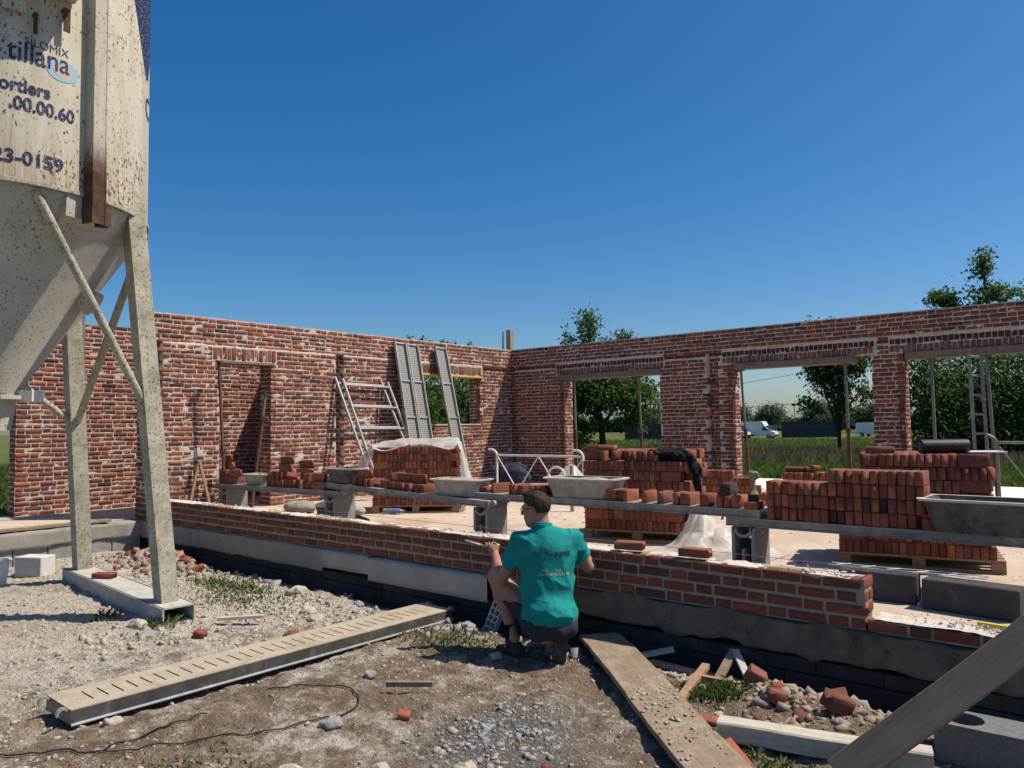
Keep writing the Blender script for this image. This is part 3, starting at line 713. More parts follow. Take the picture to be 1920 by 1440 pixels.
# ---------------------------------------------------------------- steel decks on blocks, with bricks and tubs
def arc(cx, cz, r, a0, a1, n): return [(cx+r*math.cos(a0+(a1-a0)*i/n), cz+r*math.sin(a0+(a1-a0)*i/n)) for i in range(n+1)]
def deck(a, b, label, wd=.32, ht=.07, tl=0.):
    """steel scaffold deck from a to b (top centre line)"""
    a, b = Vector(a), Vector(b); L = (b-a).length; t = thing('steel_deck', label, 'scaffold deck', a)
    t.rotation_euler = Euler((tl, -math.asin((b.z-a.z)/L), math.atan2(b.y-a.y, b.x-a.x)))
    m = MB(); n = int((L-.3)/.085); s = .15
    m.box((L/2, -wd/2+.05, -.003), (L, .1, .006)); m.box((L/2, wd/2-.05, -.003), (L, .1, .006))
    m.box((.075, 0, -.003), (.15, wd-.2, .006)); m.box((L-.075, 0, -.003), (.15, wd-.2, .006)); st = (L-.3)/n
    for i in range(n): m.box((.15+st*(i+.5)+.005, 0, -.003), (st-.012, wd-.2, .006))
    m.build('deck_plate', mt['galv'], t)
    for sg in (-1, 1):
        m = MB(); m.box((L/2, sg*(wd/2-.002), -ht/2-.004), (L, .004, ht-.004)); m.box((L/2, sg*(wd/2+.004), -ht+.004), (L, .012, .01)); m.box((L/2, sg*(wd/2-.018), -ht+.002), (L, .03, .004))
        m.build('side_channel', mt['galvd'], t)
    for e in (0, 1):
        m = MB(); X_ = e*L; sx = 1 if e else -1
        m.box((X_-sx*.004, 0, -ht/2-.005), (.006, wd-.01, ht-.012)); m.build('end_plate', mt['galvd'], t)
        for sg in (-1, 1):
            m = MB(); M = Matrix.Translation((X_, sg*(wd/2-.05)-.015, -.025)) @ Matrix.Diagonal((sx, 1, 1, 1))
            po = arc(.028, 0, .034, math.pi, -.35, 10)+arc(.028, 0, .022, -.35, math.pi, 10)
            n2 = len(po)//2
            for i in range(n2-1):
                q = [po[i], po[i+1], po[-2-i], po[-1-i]]; m.prism(q, .03, M)
            m.build('hook', mt['galv'], t)
    return t
deck((-10.78, 6.05, .88), (-7.9, 6.16, .88), 'grey steel deck carrying two small brick piles by the doorway')
deck((-8.34, 6.19, .985), (-5.35, 6.21, .885), 'grey steel deck sloping past the plastic-topped brick stack')
deck((-5.74, 6.31, .957), (-2.42, 6.34, .957), 'grey steel deck behind the man carrying a row of single bricks')
deck((-2.72, 6.34, .882), (.36, 6.36, .882), 'grey steel deck carrying the big brick pile and limed tub')
def hblock(x, y, label, rz=0, w_=.2, d=.34, h=.375):
    t = thing('hollow_block', label, 'concrete block', (x, y, SL), rz); m = MB()
    m.box((-w_/2+.014, d/2, h/2), (.028, d, h)); m.box((w_/2-.014, d/2, h/2), (.028, d, h)); m.box((0, d/2, .014), (w_-.056, d, .028))
    m.box((0, d/2, .11), (.026, d, .166)); r1, r2 = .086, .062; po = arc(0, h, r1, math.pi, 2*math.pi, 14); pi_ = arc(0, h, r2, math.pi, 2*math.pi, 14)
    for i in range(14): m.prism([po[i], po[i+1], pi_[i+1], pi_[i]], d)
    m.build('block_shell', mt['block'], t); m = MB(); m.box((0, d-.012, h*.35), (w_-.058, .02, h*.6)); m.build('back_web', mt['block'], t)
    return t
hblock(-10.55, 5.9, 'grey hollow block under the deck end by the doorway'); hblock(-8.08, 6.0, 'grey hollow block under the two overlapping decks by the water bottle')
hblock(-5.5, 6.08, 'grey hollow block under the deck joint left of the kneeling man'); hblock(-2.56, 6.15, 'grey hollow block with round notch under the deck joint beside the plastic heap')
hblock(.25, 6.2, 'grey hollow block under the far end of the pile-laden deck')
# bricks on the decks: (x, layer z, size, rz)
def pile(lst, y, z0, label, group):
    for (x, dz, sz, rz, dy) in lst:
        k = 0 if dz < .06 else 1 if dz < .17 else 2 if dz < .25 else 3; s_ = ('bottom', 'second', 'third', 'top')[k]; many = len(lst) > 6; w3 = 'lengthwise' if sz[0] > .2 else 'end-on'
        loose((x, y+dy, z0+dz+sz[2]/2), sz, rz, label if not many else label.replace('brick in', s_+'-layer '+w3+' brick in'), group if not many else group+', '+s_+' layer '+w3)
T1, T2, T3, T4 = .882, .97, .959, .884
l = [(-10.72+i*.06, 0, HE, 0, 0) for i in range(7)]+[(-10.72, .106, HE, 0, 0), (-10.655, .106, HE, .05, 0), (-10.56, .106, HE, 0, 0), (-10.36, .106, ST, .15, -.06), (-10.62, .212, ST, .1, -.02), (-10.66, .318, ST, -.25, 0)]
pile(l, 6.05, T1, 'brick in the small stepped pile before the doorway', 'bricks piled before the doorway')
l = [(-9.5+i*.06, 0, HE, 0, 0) for i in range(10)]+[(-8.66+i*.06, 0, HE, 0, .02) for i in range(4)]+[(-8.32, 0, ST, .1, -.08), (-8.3, 0, ST, .05, .06)]
l += [(-9.48, .106, HE, 0, 0), (-9.4, .106, HE, .1, 0), (-9.28, .106, HE, 0, 0), (-9.2, .106, HE, 0, .02), (-9.08, .106, ENDF, 1.5, -.02), (-8.62, .106, HE, 0, 0), (-8.55, .106, HE, 0, 0), (-8.36, .106, ST, .12, -.05)]
l += [(-9.18, .212, ST, .12, -.03), (-8.78, .106, ST, .1, .05), (-8.72, .212, FL, .15, -.02), (-9.18, .318, ST, .18, 0), (-8.72, .271, ST, .2, 0)]
pile(l, 6.1, T1, 'brick in the uneven pile between two small tubs', 'bricks piled between the small tubs')
l = [(-7.66, 0, HE, 0, 0), (-7.6, 0, HE, 0, .02), (-7.53, 0, HE, 0, 0), (-7.43, 0, HE, .1, -.02), (-7.36, 0, HE, 0, 0), (-7.52, .106, ST, .06, -.04), (-7.3, 0, ENDF, 1.5, 0), (-7.12, 0, ST, .15, 0)]
l = [(x, dz-(x+7.6)*.033-.017, s, r_, d) for x, dz, s, r_, d in l]
pile(l, 6.18, T2, 'brick in the small pile beside the dark round-cornered tub', 'bricks beside the sloping-deck tub')
l = [(-7.0+i*.062, 0, HE, 0, 0) for i in range(7)]+[(-6.52, 0, (.09, .215, .105), .1, 0), (-6.42, 0, HE, .05, 0), (-6.98, .106, HE, 0, .02), (-6.8, .106, ST, .05, -.02), (-6.58, .106, ST, .02, 0)]
l = [(x, dz-(x+7.6)*.033-.02, s, r_, d) for x, dz, s, r_, d in l]
pile(l, 6.19, T2, 'brick in the deck pile before the plastic-topped stack', 'bricks before the plastic-topped stack')
pile([(-5.62, 0, ENDF, 1.35, .0), (-5.4, 0, ST, 1.25, .02)], 6.3, T3, 'single brick left of the kneeling man on the deck', 'two single bricks left of the man')
pile([(-5.16, 0, HE, .1, 0), (-5.1, 0, HE, .1, 0), (-5.02, 0, (.07, .2, .1), 0, 0), (-4.88, 0, HE, 0, 0), (-4.81, 0, HE, 0, 0), (-4.74, 0, HE, 0, .02)], 6.3, T3, 'dark brick standing on edge behind the man\'s head', 'dark bricks behind the man\'s head')
pile([(-3.92+i*.062, 0, HE, 0, 0) for i in range(4)], 6.3, T3, 'brick standing on edge in the row of four beside the big mortar tub', 'row of four bricks by the big tub')
pile([(-3.53, 0, HE, .06, 0)], 6.3, T3, 'narrow brick standing alone on edge next to the row of four', None)
pile([(-3.36, 0, (.07, .21, .105), .05, 0)], 6.3, T3, 'upright brick alone on the deck before the hoodie stack', None)
pile([(-3.2, 0, HE, 0, 0), (-3.11, 0, (.1, .218, .106), .04, 0)], 6.3, T3, 'brick of the close pair standing before the hoodie stack corner', 'close pair of bricks')
pile([(-2.93, 0, (.085, .21, .105), .05, 0)], 6.3, T3, 'upright brick alone between the close pair and the dark capped bricks', None)
pile([(-2.78, 0, HE, 0, 0), (-2.71, 0, HE, 0, 0), (-2.64, 0, HE, 0, 0)], 6.3, T3, 'brick under the dark brick beside the cordless drill', 'bricks under the dark brick')
loose((-2.74, 6.3, T3+.106+.05), (.1, .2, .1), .08, 'dark brick set on top of three bricks beside the drill', None, mk='dkb')
loose((-2.5, 6.27, T3+.03), (.115, .2, .058), .1, 'flat brick under the cordless drill', None)
r = random.Random(77)
for i in range(19):
    for k in range(3 if i < 8 else 4):
        if i == 18 and k in (0,): continue
        loose((-2.335+i*.0625+r.uniform(-.003, .003), 6.31+r.uniform(-.012, .012), T4+.053+k*.1075), (.057*r.uniform(.95, 1.03), .218, .104*r.uniform(.96, 1)), 0, 'brick in the '+ORD[k]+' row of the '+('lower' if i < 8 else 'taller')+' half of the big deck pile', 'big deck pile, '+ORD[k]+' row, '+('lower' if i < 8 else 'taller')+' half', mk='stk' if (i, k) not in ((8, 0), (9, 0), (14, 1), (12, 1)) else 'dkb')
loose((-1.16, 6.24, T4+.045), (.1, .12, .085), .5, 'broken brick stub at the foot of the big deck pile', None, key='o')
for (x, y_, rz) in ((-3.0, 5.03, .25), (-2.45, 5.02, .12)): loose((x, y_, .765), FL, rz, ('loose brick laid on the low wall beside the man\'s elbow' if x < -2.8 else 'loose brick laid on the low wall before the plastic heap'))

def rrect(L, W, r, z, n=5):
    out = []
    for (cx, cy, a0) in ((L/2-r, W/2-r, 0), (-L/2+r, W/2-r, hp), (-L/2+r, -W/2+r, 2*hp), (L/2-r, -W/2+r, 3*hp)):
        out += [(cx+r*math.cos(a0+hp*i/n), cy+r*math.sin(a0+hp*i/n), z) for i in range(n+1)]
    return out
def loft(m, rings, cap0=True, cap1=True):
    n = len(rings[0]); V = [p for r_ in rings for p in r_]; f = []
    for i in range(len(rings)-1):
        for k in range(n): j = (k+1) % n; f.append((i*n+k, i*n+j, i*n+n+j, i*n+n+k))
    if cap0: f.append(tuple(range(n-1, -1, -1)))
    if cap1: f.append(tuple(range((len(rings)-1)*n, len(rings)*n)))
    return m.add(V, f)
def tub(loc, rz, L, W, H, label, mk='tubl', fill=.75, seed=0):
    t = thing('mortar_tub', label, 'mortar tub', loc, rz); m = MB(); b_ = .78
    loft(m, [rrect(L*b_, W*b_, .05, 0), rrect(L*.96, W*.95, .06, H*.93), rrect(L*1.03, W*1.04, .065, H*.94), rrect(L*1.04, W*1.05, .065, H), rrect(L*.93, W*.9, .055, H), rrect(L*.9, W*.87, .055, H*.9), rrect(L*.76, W*.72, .04, .03)], True, True)
    m.build('tub_shell', mt[mk], t, smooth=True)
    m = MB(); loft(m, [rrect(L*.965, W*.955, .06, H*.925), rrect(L*1.04, W*1.05, .066, H*.935), rrect(L*1.05, W*1.06, .066, H*1.008), rrect(L*.925, W*.895, .055, H*1.008)], False, False); m.build('crusted_rim', mt['crumb'], t, smooth=True)
    a, b2 = L*(.74+.15*fill), W*(.7+.16*fill); n = 26; A = np.linspace(-.5, .5, n); AA, BB = np.meshgrid(A, A, indexing='ij')
    zz = H*fill+.028*fbm(AA*4+seed, BB*4, seed, 4)+.03*np.exp(-((AA-.1)**2+BB**2)*14)
    P = np.stack([AA*a, BB*b2, zz], -1); In = np.arange(n*n).reshape(n, n)
    link('mortar_fill', mesh_np('mortar_fill', P.reshape(-1, 3), np.stack([In[:-1, :-1], In[1:, :-1], In[1:, 1:], In[:-1, 1:]], -1).reshape(-1, 4)), mt['wet'], t, smooth=True)
    return t
tub((-9.86, 6.1, T1), .1, .5, .3, .16, 'small limed mortar tub on the deck before the doorway', 'tubl', .8, 1)
tub((-7.95, 6.19, .982), .05, .52, .34, .19, 'dark round-cornered mortar tub on the overlapping deck ends', 'tub', .7, 2)
tub((-5.93, 6.24, .912), .08, .68, .36, .185, 'full limed mortar tub near the left deck joint', 'tubl', .95, 3)
tub((-4.28, 6.34, T3), .04, .8, .4, .2, 'large brown-stained mortar tub behind the man\'s head', 'tubl', .85, 4)
tub((-.78, 6.3, T4), -.02, .84, .42, .24, 'large dark tub with crusted rim at the big deck pile', 'tub', .7, 5)
tub((-8.75, 7.75, SL), .4, .5, .34, .2, 'tub with broken bricks standing on the slab behind the hollow block', 'tub', .7, 6)
for i in range(2): loose((-8.72+.1*i, 7.72+.06*i, SL+.2), (.12, .1, .06), .5+i, 'broken brick piece in the tub on the slab', 'brick pieces in the slab tub', key='o')
NB = sum(1 for o in C.objects if o.name.startswith('brick') and o.parent is None and o.get('category') == 'brick')
CAND.sort(key=lambda q: -q[0]); nmax = 300-NB-14; st = ([], []); r = random.Random(4)
for i, (ar, p, sz, ang, label, group) in enumerate(CAND):
    if i < nmax and ar > 0: loose(p, sz, ang, label, group)
    else: batch(st, 'l', r.randrange(16), Matrix.Translation(p) @ Matrix.Rotation(ang, 4, 'Z') @ Matrix.Diagonal((*sz, 1)))
tag(link('stacked_bricks', mesh_np('stacked_bricks', np.concatenate(st[0]), np.concatenate(st[1])), mt['stk']), 'remaining red bricks filling the pallet stacks on the slab', 'bricks', kind='stuff')
# concrete blocks near the wall end, ladder mesh on top, yellow level
def cblock(loc, rz, size, label, mk='block', tilt=(0, 0)):
    m = MB(); m.box((0, 0, size[2]/2), size, bev=.008); o = m.build('concrete_block', mt[mk], None, loc=loc, rot=(tilt[0], tilt[1], rz)); return tag(o, label, 'concrete block')
cblock((-1.42, 5.82, SL), .06, (.5, .2, .2), 'dark concrete block lying behind the low wall end under the wire mesh', 'dblock')
cblock((-.83, 5.72, SL), -.12, (.56, .19, .2), 'mortar-smeared concrete block lying past the low wall end', 'dblock')
m = MB()
for o_ in (0, .09): m.tube([(-1.75, 5.76+o_, .645), (-1.45, 5.77+o_, .642), (-1.0, 5.8+o_, .648), (-.75, 5.76+o_, .652)], .004, 6)
for i in range(6): xx = -1.7+i*.17; m.tube([(xx, 5.76, .647), (xx+.08, 5.86, .647)], .004, 6)
tag(m.build('wire_mesh', mt['wpipe']), 'thin wire ladder mesh lying on the concrete blocks', 'wire mesh')
t = NT('yellow_paint'); mt['yel'] = t.fin((.55, .45, .04), .5)
m = MB(); m.beam((-.72, 5.09, .515), (-.2, 5.03, .515), .03, .022); tag(m.build('spirit_level', mt['yel']), 'yellow rule lying on the unfinished wall course', 'rule')
m = MB(); m.tube([(-11.0, 5.22, .76), (-3.0, 5.24, .745), (-.9, 5.26, .74)], .002, 5)
t = NT('pink_line'); mt['pink'] = t.fin((.45, .2, .25), .8); tag(m.build('string_line', mt['pink']), 'pink string line stretched above the low wall', 'string')
# ---------------------------------------------------------------- mortar silo
t = NT('silo_paint'); p = t.pos(); X, Y, Z = t.sep(p)
base_c = t.ramp(t.noise(t.map(p, (3, 3, .6)), 2.2, 8, .7), (.3, (.38, .345, .26)), (.6, (.52, .48, .38)), (.85, (.6, .565, .47)))
sp = t.noise(t.map(p, (1, 1, .55)), 44, 3, .55); pm = t.smooth(.42, .6, t.noise(p, 2.2, 5, .7))
pm2 = t.noise(p, 1.1, 6, .75); low = t.math('MULTIPLY', t.smooth(4.5, 3.7, Z), .05)
rust = t.math('MULTIPLY', t.smooth(.6, .645, t.math('ADD', t.math('ADD', sp, low), t.math('MULTIPLY', t.math('SUBTRACT', pm2, .52), .55))), .95)
seam = t.math('MULTIPLY', t.smooth(4.25, 3.72, Z), t.smooth(.4, .7, t.noise(t.map(p, (14, 14, .35)), 3, 5, .7)))
strk = t.math('MULTIPLY', t.smooth(.52, .72, t.noise(t.map(p, (9, 9, .45)), 3, 6, .75)), .55)
c = t.mix(strk, base_c, (.33, .2, .11)); c = t.mix(t.math('MULTIPLY', t.smooth(.55, .72, t.noise(p, 2.5, 6, .75)), .35), c, (.22, .23, .17))
c = t.mix(t.math('MULTIPLY', seam, .75), c, (.3, .17, .09)); c = t.mix(rust, c, t.ramp(t.noise(p, 60, 3), (.3, (.05, .028, .018)), (.7, (.16, .075, .04))))
mt['silo'] = t.fin(c, .6, t.noise(p, 25, 5, .6), .15, .01, .35)
rz_ = t.math('MULTIPLY', t.smooth(4.5, 3.85, Z), t.smooth(.35, .6, t.noise(t.map(p, (9, 9, 2.5)), 3, 6, .75)))
t2 = NT('rusting_channel'); p2 = t2.pos(); Z2 = t2.sep(p2)[2]; n2_ = t2.noise(t2.map(p2, (9, 9, 2.)), 3, 7, .75)
rk = t2.smooth(.42, .62, t2.math('ADD', n2_, t2.math('MULTIPLY', t2.smooth(4.25, 3.8, Z2), .25)))
sp2 = t2.smooth(.6, .64, t2.noise(p2, 40, 4, .6)); rk = t2.math('MAXIMUM', t2.math('MULTIPLY', rk, t2.smooth(4.35, 3.9, Z2)), t2.math('MULTIPLY', sp2, .8))
mt['siloch'] = t2.fin(t2.mix(rk, t2.ramp(n2_, (.3, (.36, .33, .25)), (.7, (.52, .49, .4))), t2.ramp(t2.noise(p2, 30, 5), (.3, (.045, .026, .018)), (.7, (.17, .08, .042)))), .7, t2.noise(p2, 40, 5), .3, .006)
t = NT('silo_cone_paint'); p = t.pos()
c = t.ramp(t.noise(p, 3, 8, .7), (.3, (.36, .335, .285)), (.7, (.5, .47, .405)))
sp = t.noise(t.map(p, (1, 1, .6)), 58, 3, .55); pm = t.noise(p, 1.7, 5, .7)
rust = t.math('MULTIPLY', t.smooth(.63, .66, t.math('ADD', sp, t.math('MULTIPLY', t.math('SUBTRACT', pm, .5), .35))), .9)
c = t.mix(rust, c, (.06, .045, .035)); mt['silocone'] = t.fin(c, .6, None, spec=.35)
t = NT('silo_leg_paint'); p = t.pos(); n = t.noise(p, 5, 8, .75)
c = t.ramp(n, (.3, (.2, .195, .14)), (.55, (.4, .375, .29)), (.8, (.55, .52, .43))); c = t.mix(t.math('MULTIPLY', t.smooth(.56, .62, t.noise(p, 45, 4, .6)), .8), c, (.1, .07, .045))
c = t.mix(t.math('MULTIPLY', t.smooth(.5, .75, t.noise(p, 3, 5, .7)), .35), c, (.16, .18, .1)); mt['sileg'] = t.fin(c, .75, t.noise(p, 40, 6), .3, .006)
mt['rust'] = m_plain('heavy_rust', (.03, .018, .014), (.12, .065, .04), 9, .9, .6, .01)
t = NT('navy_paint'); p = t.pos(); mt['navy'] = t.fin(t.mix(t.math('MULTIPLY', t.smooth(.56, .62, t.noise(p, 60, 5, .7)), .85), (.014, .018, .07), (.4, .36, .28)), .5)
t = NT('light_blue_paint'); p = t.pos(); mt['lblue'] = t.fin(t.mix(t.math('MULTIPLY', t.smooth(.52, .6, t.noise(p, 40, 5, .7)), .8), (.26, .47, .6), (.5, .47, .4)), .5)
t = NT('peach_paint'); mt['peach'] = t.fin((.55, .4, .29), .6)
mt['skid'] = m_conc('limed_steel', (.34, .33, .29), (.55, .53, .48), (.2, .19, .15), .45, 7)
sc = Vector((-7.95, 2.19, 0)); SR = 1.25
si = thing('mortar_silo', 'rusty cream mortar silo with navy lettering standing on square steel legs', 'silo', (sc.x, sc.y, 0))
m = MB(); m.lathe([(SR, 3.7), (SR, 8.2), (SR*.98, 8.25), (0.3, 8.8)], 96); cyl = m.build('silo_barrel', mt['silo'], si, smooth=True)
m = MB(); m.lathe([(SR+.004, 3.685), (SR+.012, 3.69), (SR+.012, 3.72), (SR+.003, 3.725)], 96); m.build('rim', mt['sileg'], si, smooth=True)
m = MB(); m.lathe([(SR-.012, 3.76), (SR-.02, 3.705), (1.16, 3.56), (.2, 2.06), (.2, 2.0)], 80); cone = m.build('hopper_cone', mt['silocone'], si, smooth=True)
m = MB(); m.lathe([(.19, 2.04), (.27, 2.035), (.27, 2.0), (.19, 1.995), (.15, 1.75), (.15, 1.72), (0, 1.72)], 32); m.build('outlet', mt['silocone'], si, smooth=True)
m = MB(); m.box((.14, .22, 2.03), (.3, .12, .1), rz=.4); m.build('outlet_plate', mt['wpipe'], si)
# legs on skids
legs = {}
def sloc(v): return Vector(v)-sc
for i, (bx, by, tx, ty) in enumerate(((-6.76, 3.24, -7.09, 3.03), (-9.13, 3.42, -8.78, 3.08), (-6.9, 1.1, -7.1, 1.33), (-9.3, 1.25, -8.8, 1.33))):
    a = sloc((bx, by, .155)); b = sloc((tx, ty, 3.82)); legs[i] = (a, b); m = MB(); d = (b-a).normalized()
    wx = Vector((1, 0, 0)); wx = (wx-d*wx.dot(d)).normalized(); m.add(*(lambda q: (q.v, q.f))(MB().beam(a, b, .155, .155, up=(1, 0, 0)))); m.build('leg', mt['sileg'], si)
for k, (i, j) in enumerate(((0, 1), (2, 3))):
    a, b = legs[i][0].copy(), legs[j][0].copy(); d = (b-a).normalized(); a -= d*.28; b += d*.22; sd = Vector((-d.y, d.x, 0)); sk = MB()
    for s_ in (-1, 1): sk.beam(a+sd*s_*.135+Vector((0, 0, -.075)), b+sd*s_*.135+Vector((0, 0, -.075)), .014, .16)
    sk.beam(a+Vector((0, 0, -.002)), b+Vector((0, 0, -.002)), .3, .014); sk.build('skid_channel', mt['skid'], si)
def onleg(i, f): return legs[i][0].lerp(legs[i][1], f)
def brace(i, f, end): m = MB(); m.tube([onleg(i, f), end], .036, 10); m.build('brace', mt['sileg'], si, smooth=True)
brace(0, .455, Vector((math.cos(R_(-4))*1.2, math.sin(R_(-4))*1.2, 3.69)))
brace(1, .44, onleg(0, .86)); brace(1, .44, onleg(3, .86))
m = MB(); m.beam(onleg(0, .93)+Vector((-.1, -.55, .1)), onleg(2, .93)+Vector((-.1, .4, .12)), .02, .1); m.build('brace_plate', mt['sileg'], si)
# fork pocket channel on the barrel
def cylp(deg, z, r): a = R_(deg); return Vector((math.cos(a)*r, math.sin(a)*r, z))
m = MB()
a0 = R_(16.3); M = Matrix.Rotation(a0, 4, 'Z')
for (y_, w2, x_, d_) in ((0, .118, SR+.095, .012), (-.058, .012, SR+.045, .12), (.058, .012, SR+.045, .12)):
    m.box(M @ Vector((x_, y_, 5.95)), (d_, w2, 4.1), M=M)
m.build('fork_channel', mt['siloch'], si)
m = MB()
for (y_, w2, x_, d_) in ((0, .121, SR+.098, .012), (-.059, .013, SR+.045, .125), (.059, .013, SR+.045, .125)): m.box(M @ Vector((x_, y_, 3.68)), (d_, w2, .44), M=M)
m.box(M @ Vector((SR+.03, .1, 3.53)), (.1, .07, .13), M=M); m.build('channel_foot', mt['rust'], si)
m = MB(); m.add([M @ Vector(q) for q in ((SR-.02, -.2, 3.72), (SR-.02, .1, 3.72), (SR-.03, -.2, 3.5), (SR-.03, .1, 3.5), (SR-.33, -.16, 3.42), (SR-.33, .08, 3.42), (SR-.3, -.16, 3.7), (SR-.3, .08, 3.7))], [(0, 2, 3, 1), (2, 4, 5, 3), (4, 6, 7, 5), (0, 6, 4, 2), (1, 3, 5, 7)]); m.build('gusset_box', mt['silocone'], si)
# inspection stub on the cone and filler pipe
a = R_(50); m = MB(); pc = Vector((math.cos(a)*.78, math.sin(a)*.78, 2.93)); nn = Vector((math.cos(a)*.75, math.sin(a)*.75, -.55)).normalized()
m.tube([pc-nn*.14, pc+nn*.06], .11, 20); m.tube([pc+nn*.06, pc+nn*.075], .122, 20); m.build('inspection_stub', mt['silocone'], si, smooth=True)
m = MB(); m.tube([sloc((-9.05, 3.3, 3.5)), sloc((-9.12, 3.33, 2.4))], .065, 14); m.tube([sloc((-9.12, 3.33, 2.42)), sloc((-9.122, 3.331, 2.36)), sloc((-9.124, 3.332, 2.3))], [.072, .08, .095], 14); m.build('filler_pipe', mt['grayp'], si, smooth=True)
# torn bracket plates at the top left
for (dg, z, h, w2) in ((-12, 5.2, .28, .16), (-5.5, 5.0, .18, .03), (4.5, 5.12, .2, .05)):
    m = MB(); M2 = Matrix.Rotation(R_(dg), 4, 'Z'); m.box(M2 @ Vector((SR+.06, 0, z)), (.012, w2, h), M=M2); m.box(M2 @ Vector((SR+.03, 0, z+h/2-.01)), (.06, w2, .012), M=M2); m.build('torn_bracket', mt['rust'] if w2 < .1 else mt['silo'], si)
m = MB(); m.box(Matrix.Rotation(R_(-4), 4, 'Z') @ Vector((SR+.14, 0, 5.33)), (.3, .52, .05), M=Matrix.Rotation(R_(-4), 4, 'Z')); m.build('hood_plate', mt['silo'], si)
# lettering wrapped on the barrel
def text_mesh(s_, size, bold=0.):
    cu = bpy.data.curves.new('lettering', 'FONT'); cu.body = s_; cu.size = size; cu.offset = bold; cu.resolution_u = 6
    o = bpy.data.objects.new('lettering', cu); C.objects.link(o); dg = bpy.context.evaluated_depsgraph_get()
    me = bpy.data.meshes.new_from_object(o.evaluated_get(dg)); bpy.data.objects.remove(o); return me
def wrap(me, deg, z, mk, name='lettering', r=SR+.004, right=True, cond=1.):
    xs = [v.co.x for v in me.vertices]; x1 = max(xs) if right else min(xs)
    for v in me.vertices:
        a = R_(deg)+(v.co.x-x1)*cond/r; rr = r+v.co.z; v.co = (math.cos(a)*rr, math.sin(a)*rr, z+v.co.y)
    me.materials.clear(); me.materials.append(mt[mk]); return link(name, me, None, si)
wrap(text_mesh('tillana', .24, .002), 6.9, 4.685, 'navy', cond=.8)
wrap(text_mesh('SILOMIX', .094), 6.6, 4.83, 'navy', cond=.93)
wrap(text_mesh('Mortiers', .15, .004), .4, 4.43, 'navy', cond=.86)
wrap(text_mesh('.00.00.60', .15, .004), 9.1, 4.285, 'navy', cond=.87)
wrap(text_mesh('23-0159', .15, .004), 5.4, 3.845, 'navy', cond=1.0)
def ring_patch(deg, z, r0x, r0y, r1, mk, n=40, rr=SR+.0025):
    V = []; 
    for k in (0, 1):
        for i in range(n): an = 2*math.pi*i/n; s_ = r1 if k else 1; a = R_(deg)+r0x*s_*math.cos(an)/rr; V.append((math.cos(a)*rr, math.sin(a)*rr, z+r0y*s_*math.sin(an)))
    f = [(i, (i+1) % n, n+(i+1) % n, n+i) for i in range(n)]
    me = bpy.data.meshes.new('logo_ring'); me.from_pydata(V, [], f); link('logo_ring', me, mt[mk], si)
ring_patch(4.6, 4.7, .125, .09, .62, 'lblue'); ring_patch(4.8, 4.7, .077, .055, .05, 'peach', rr=SR+.0024)
# large navy emblem at the side: lens-shaped
V = []; f = []
for i in range(25):
    z = 5.12+i*.1; k = i/24
    a0_, a1_ = 53-22*math.sin(min(k*1.5, 1)*hp)**.8, 56+30*min(k*2, 1)
    for j in range(9): a = R_(a0_+(a1_-a0_)*j/8); V.append((math.cos(a)*(SR+.003), math.sin(a)*(SR+.003), z))
for i in range(24):
    for j in range(8): q = i*9+j; f.append((q, q+1, q+10, q+9))
me = bpy.data.meshes.new('emblem'); me.from_pydata(V, [], f); link('emblem', me, mt['navy'], si)
me = text_mesh('C', .3, .004); wrap(me, 52.5, 4.75, 'navy', right=False)

# ---------------------------------------------------------------- props, beams and frames at wall B
def prop(x, y, z0, z1, lx, ly, label, cut=.45, m_=None):
    t = thing('steel_prop', label, 'steel prop', (x, y, z0)); H_ = z1-z0; P = lambda f: Vector((lx*(f-1), ly*(f-1), H_*f))
    off_ = P(0); P2 = lambda f: P(f)-off_
    m = MB(); m.tube([P2(0), P2(cut)], .031, 10); m.build('outer_tube', mt['rustp'], t, smooth=True)
    m = MB(); m.tube([P2(cut-.02), P2(1)], .024, 10); m.build('inner_tube', m_ or mt['grayp'], t, smooth=True)
    m = MB(); m.tube([P2(cut-.025), P2(cut+.01)], .042, 10); m.build('collar', mt['rustp'], t)
    m = MB(); q = P2(cut); m.tube([q+Vector((-.09, 0, .0)), q+Vector((.11, .02, -.005)), q+Vector((.13, .02, -.05))], .008, 6); m.build('pin_handle', mt['grayp'], t)
    m = MB(); m.box(P2(0)+Vector((0, 0, .004)), (.13, .13, .008)); m.build('base_plate', mt['rustp'], t); m = MB(); m.box(P2(1)-Vector((0, 0, .004)), (.13, .13, .008)); m.build('head_plate', mt['rustp'], t)
for (x, lx, lab) in ((-9.3, -.02, 'rusty steel prop next to the corner pier in the first opening'), (-7.66, -.05, 'rusty steel prop beside the pier behind the hoodie stack'), (-5.43, -.1, 'rusty steel prop in the opening before the white vans'), (-3.66, -.02, 'rusty steel prop next to the slim brick pier'), (-2.37, .0, 'steel prop between the slim pier and the ladder'), (-1.56, -.06, 'leaning steel prop just past the ladder')):
    prop(x, 13.44, SL, 2.667, lx, 0, lab, .5 if x < -3 else .36)
for (x0, x1, zz) in ((-9.66, -7.12, 2.738), (-5.6, -3.5, 2.738), (-2.72, .25, 2.738)):
    m = MB(); m.box(((x0+x1)/2, 13.4, zz), (x1-x0, .27, .12), bev=.006); o = m.build('timber_beam', mt['timber']); o.location.z = 0
    tag(o, {-9.66: 'timber formwork beam under the soldier course of the corner opening', -5.6: 'timber formwork beam held up by props before the vans', -2.72: 'timber formwork beam over the opening with the ladder'}[x0], 'timber beam')
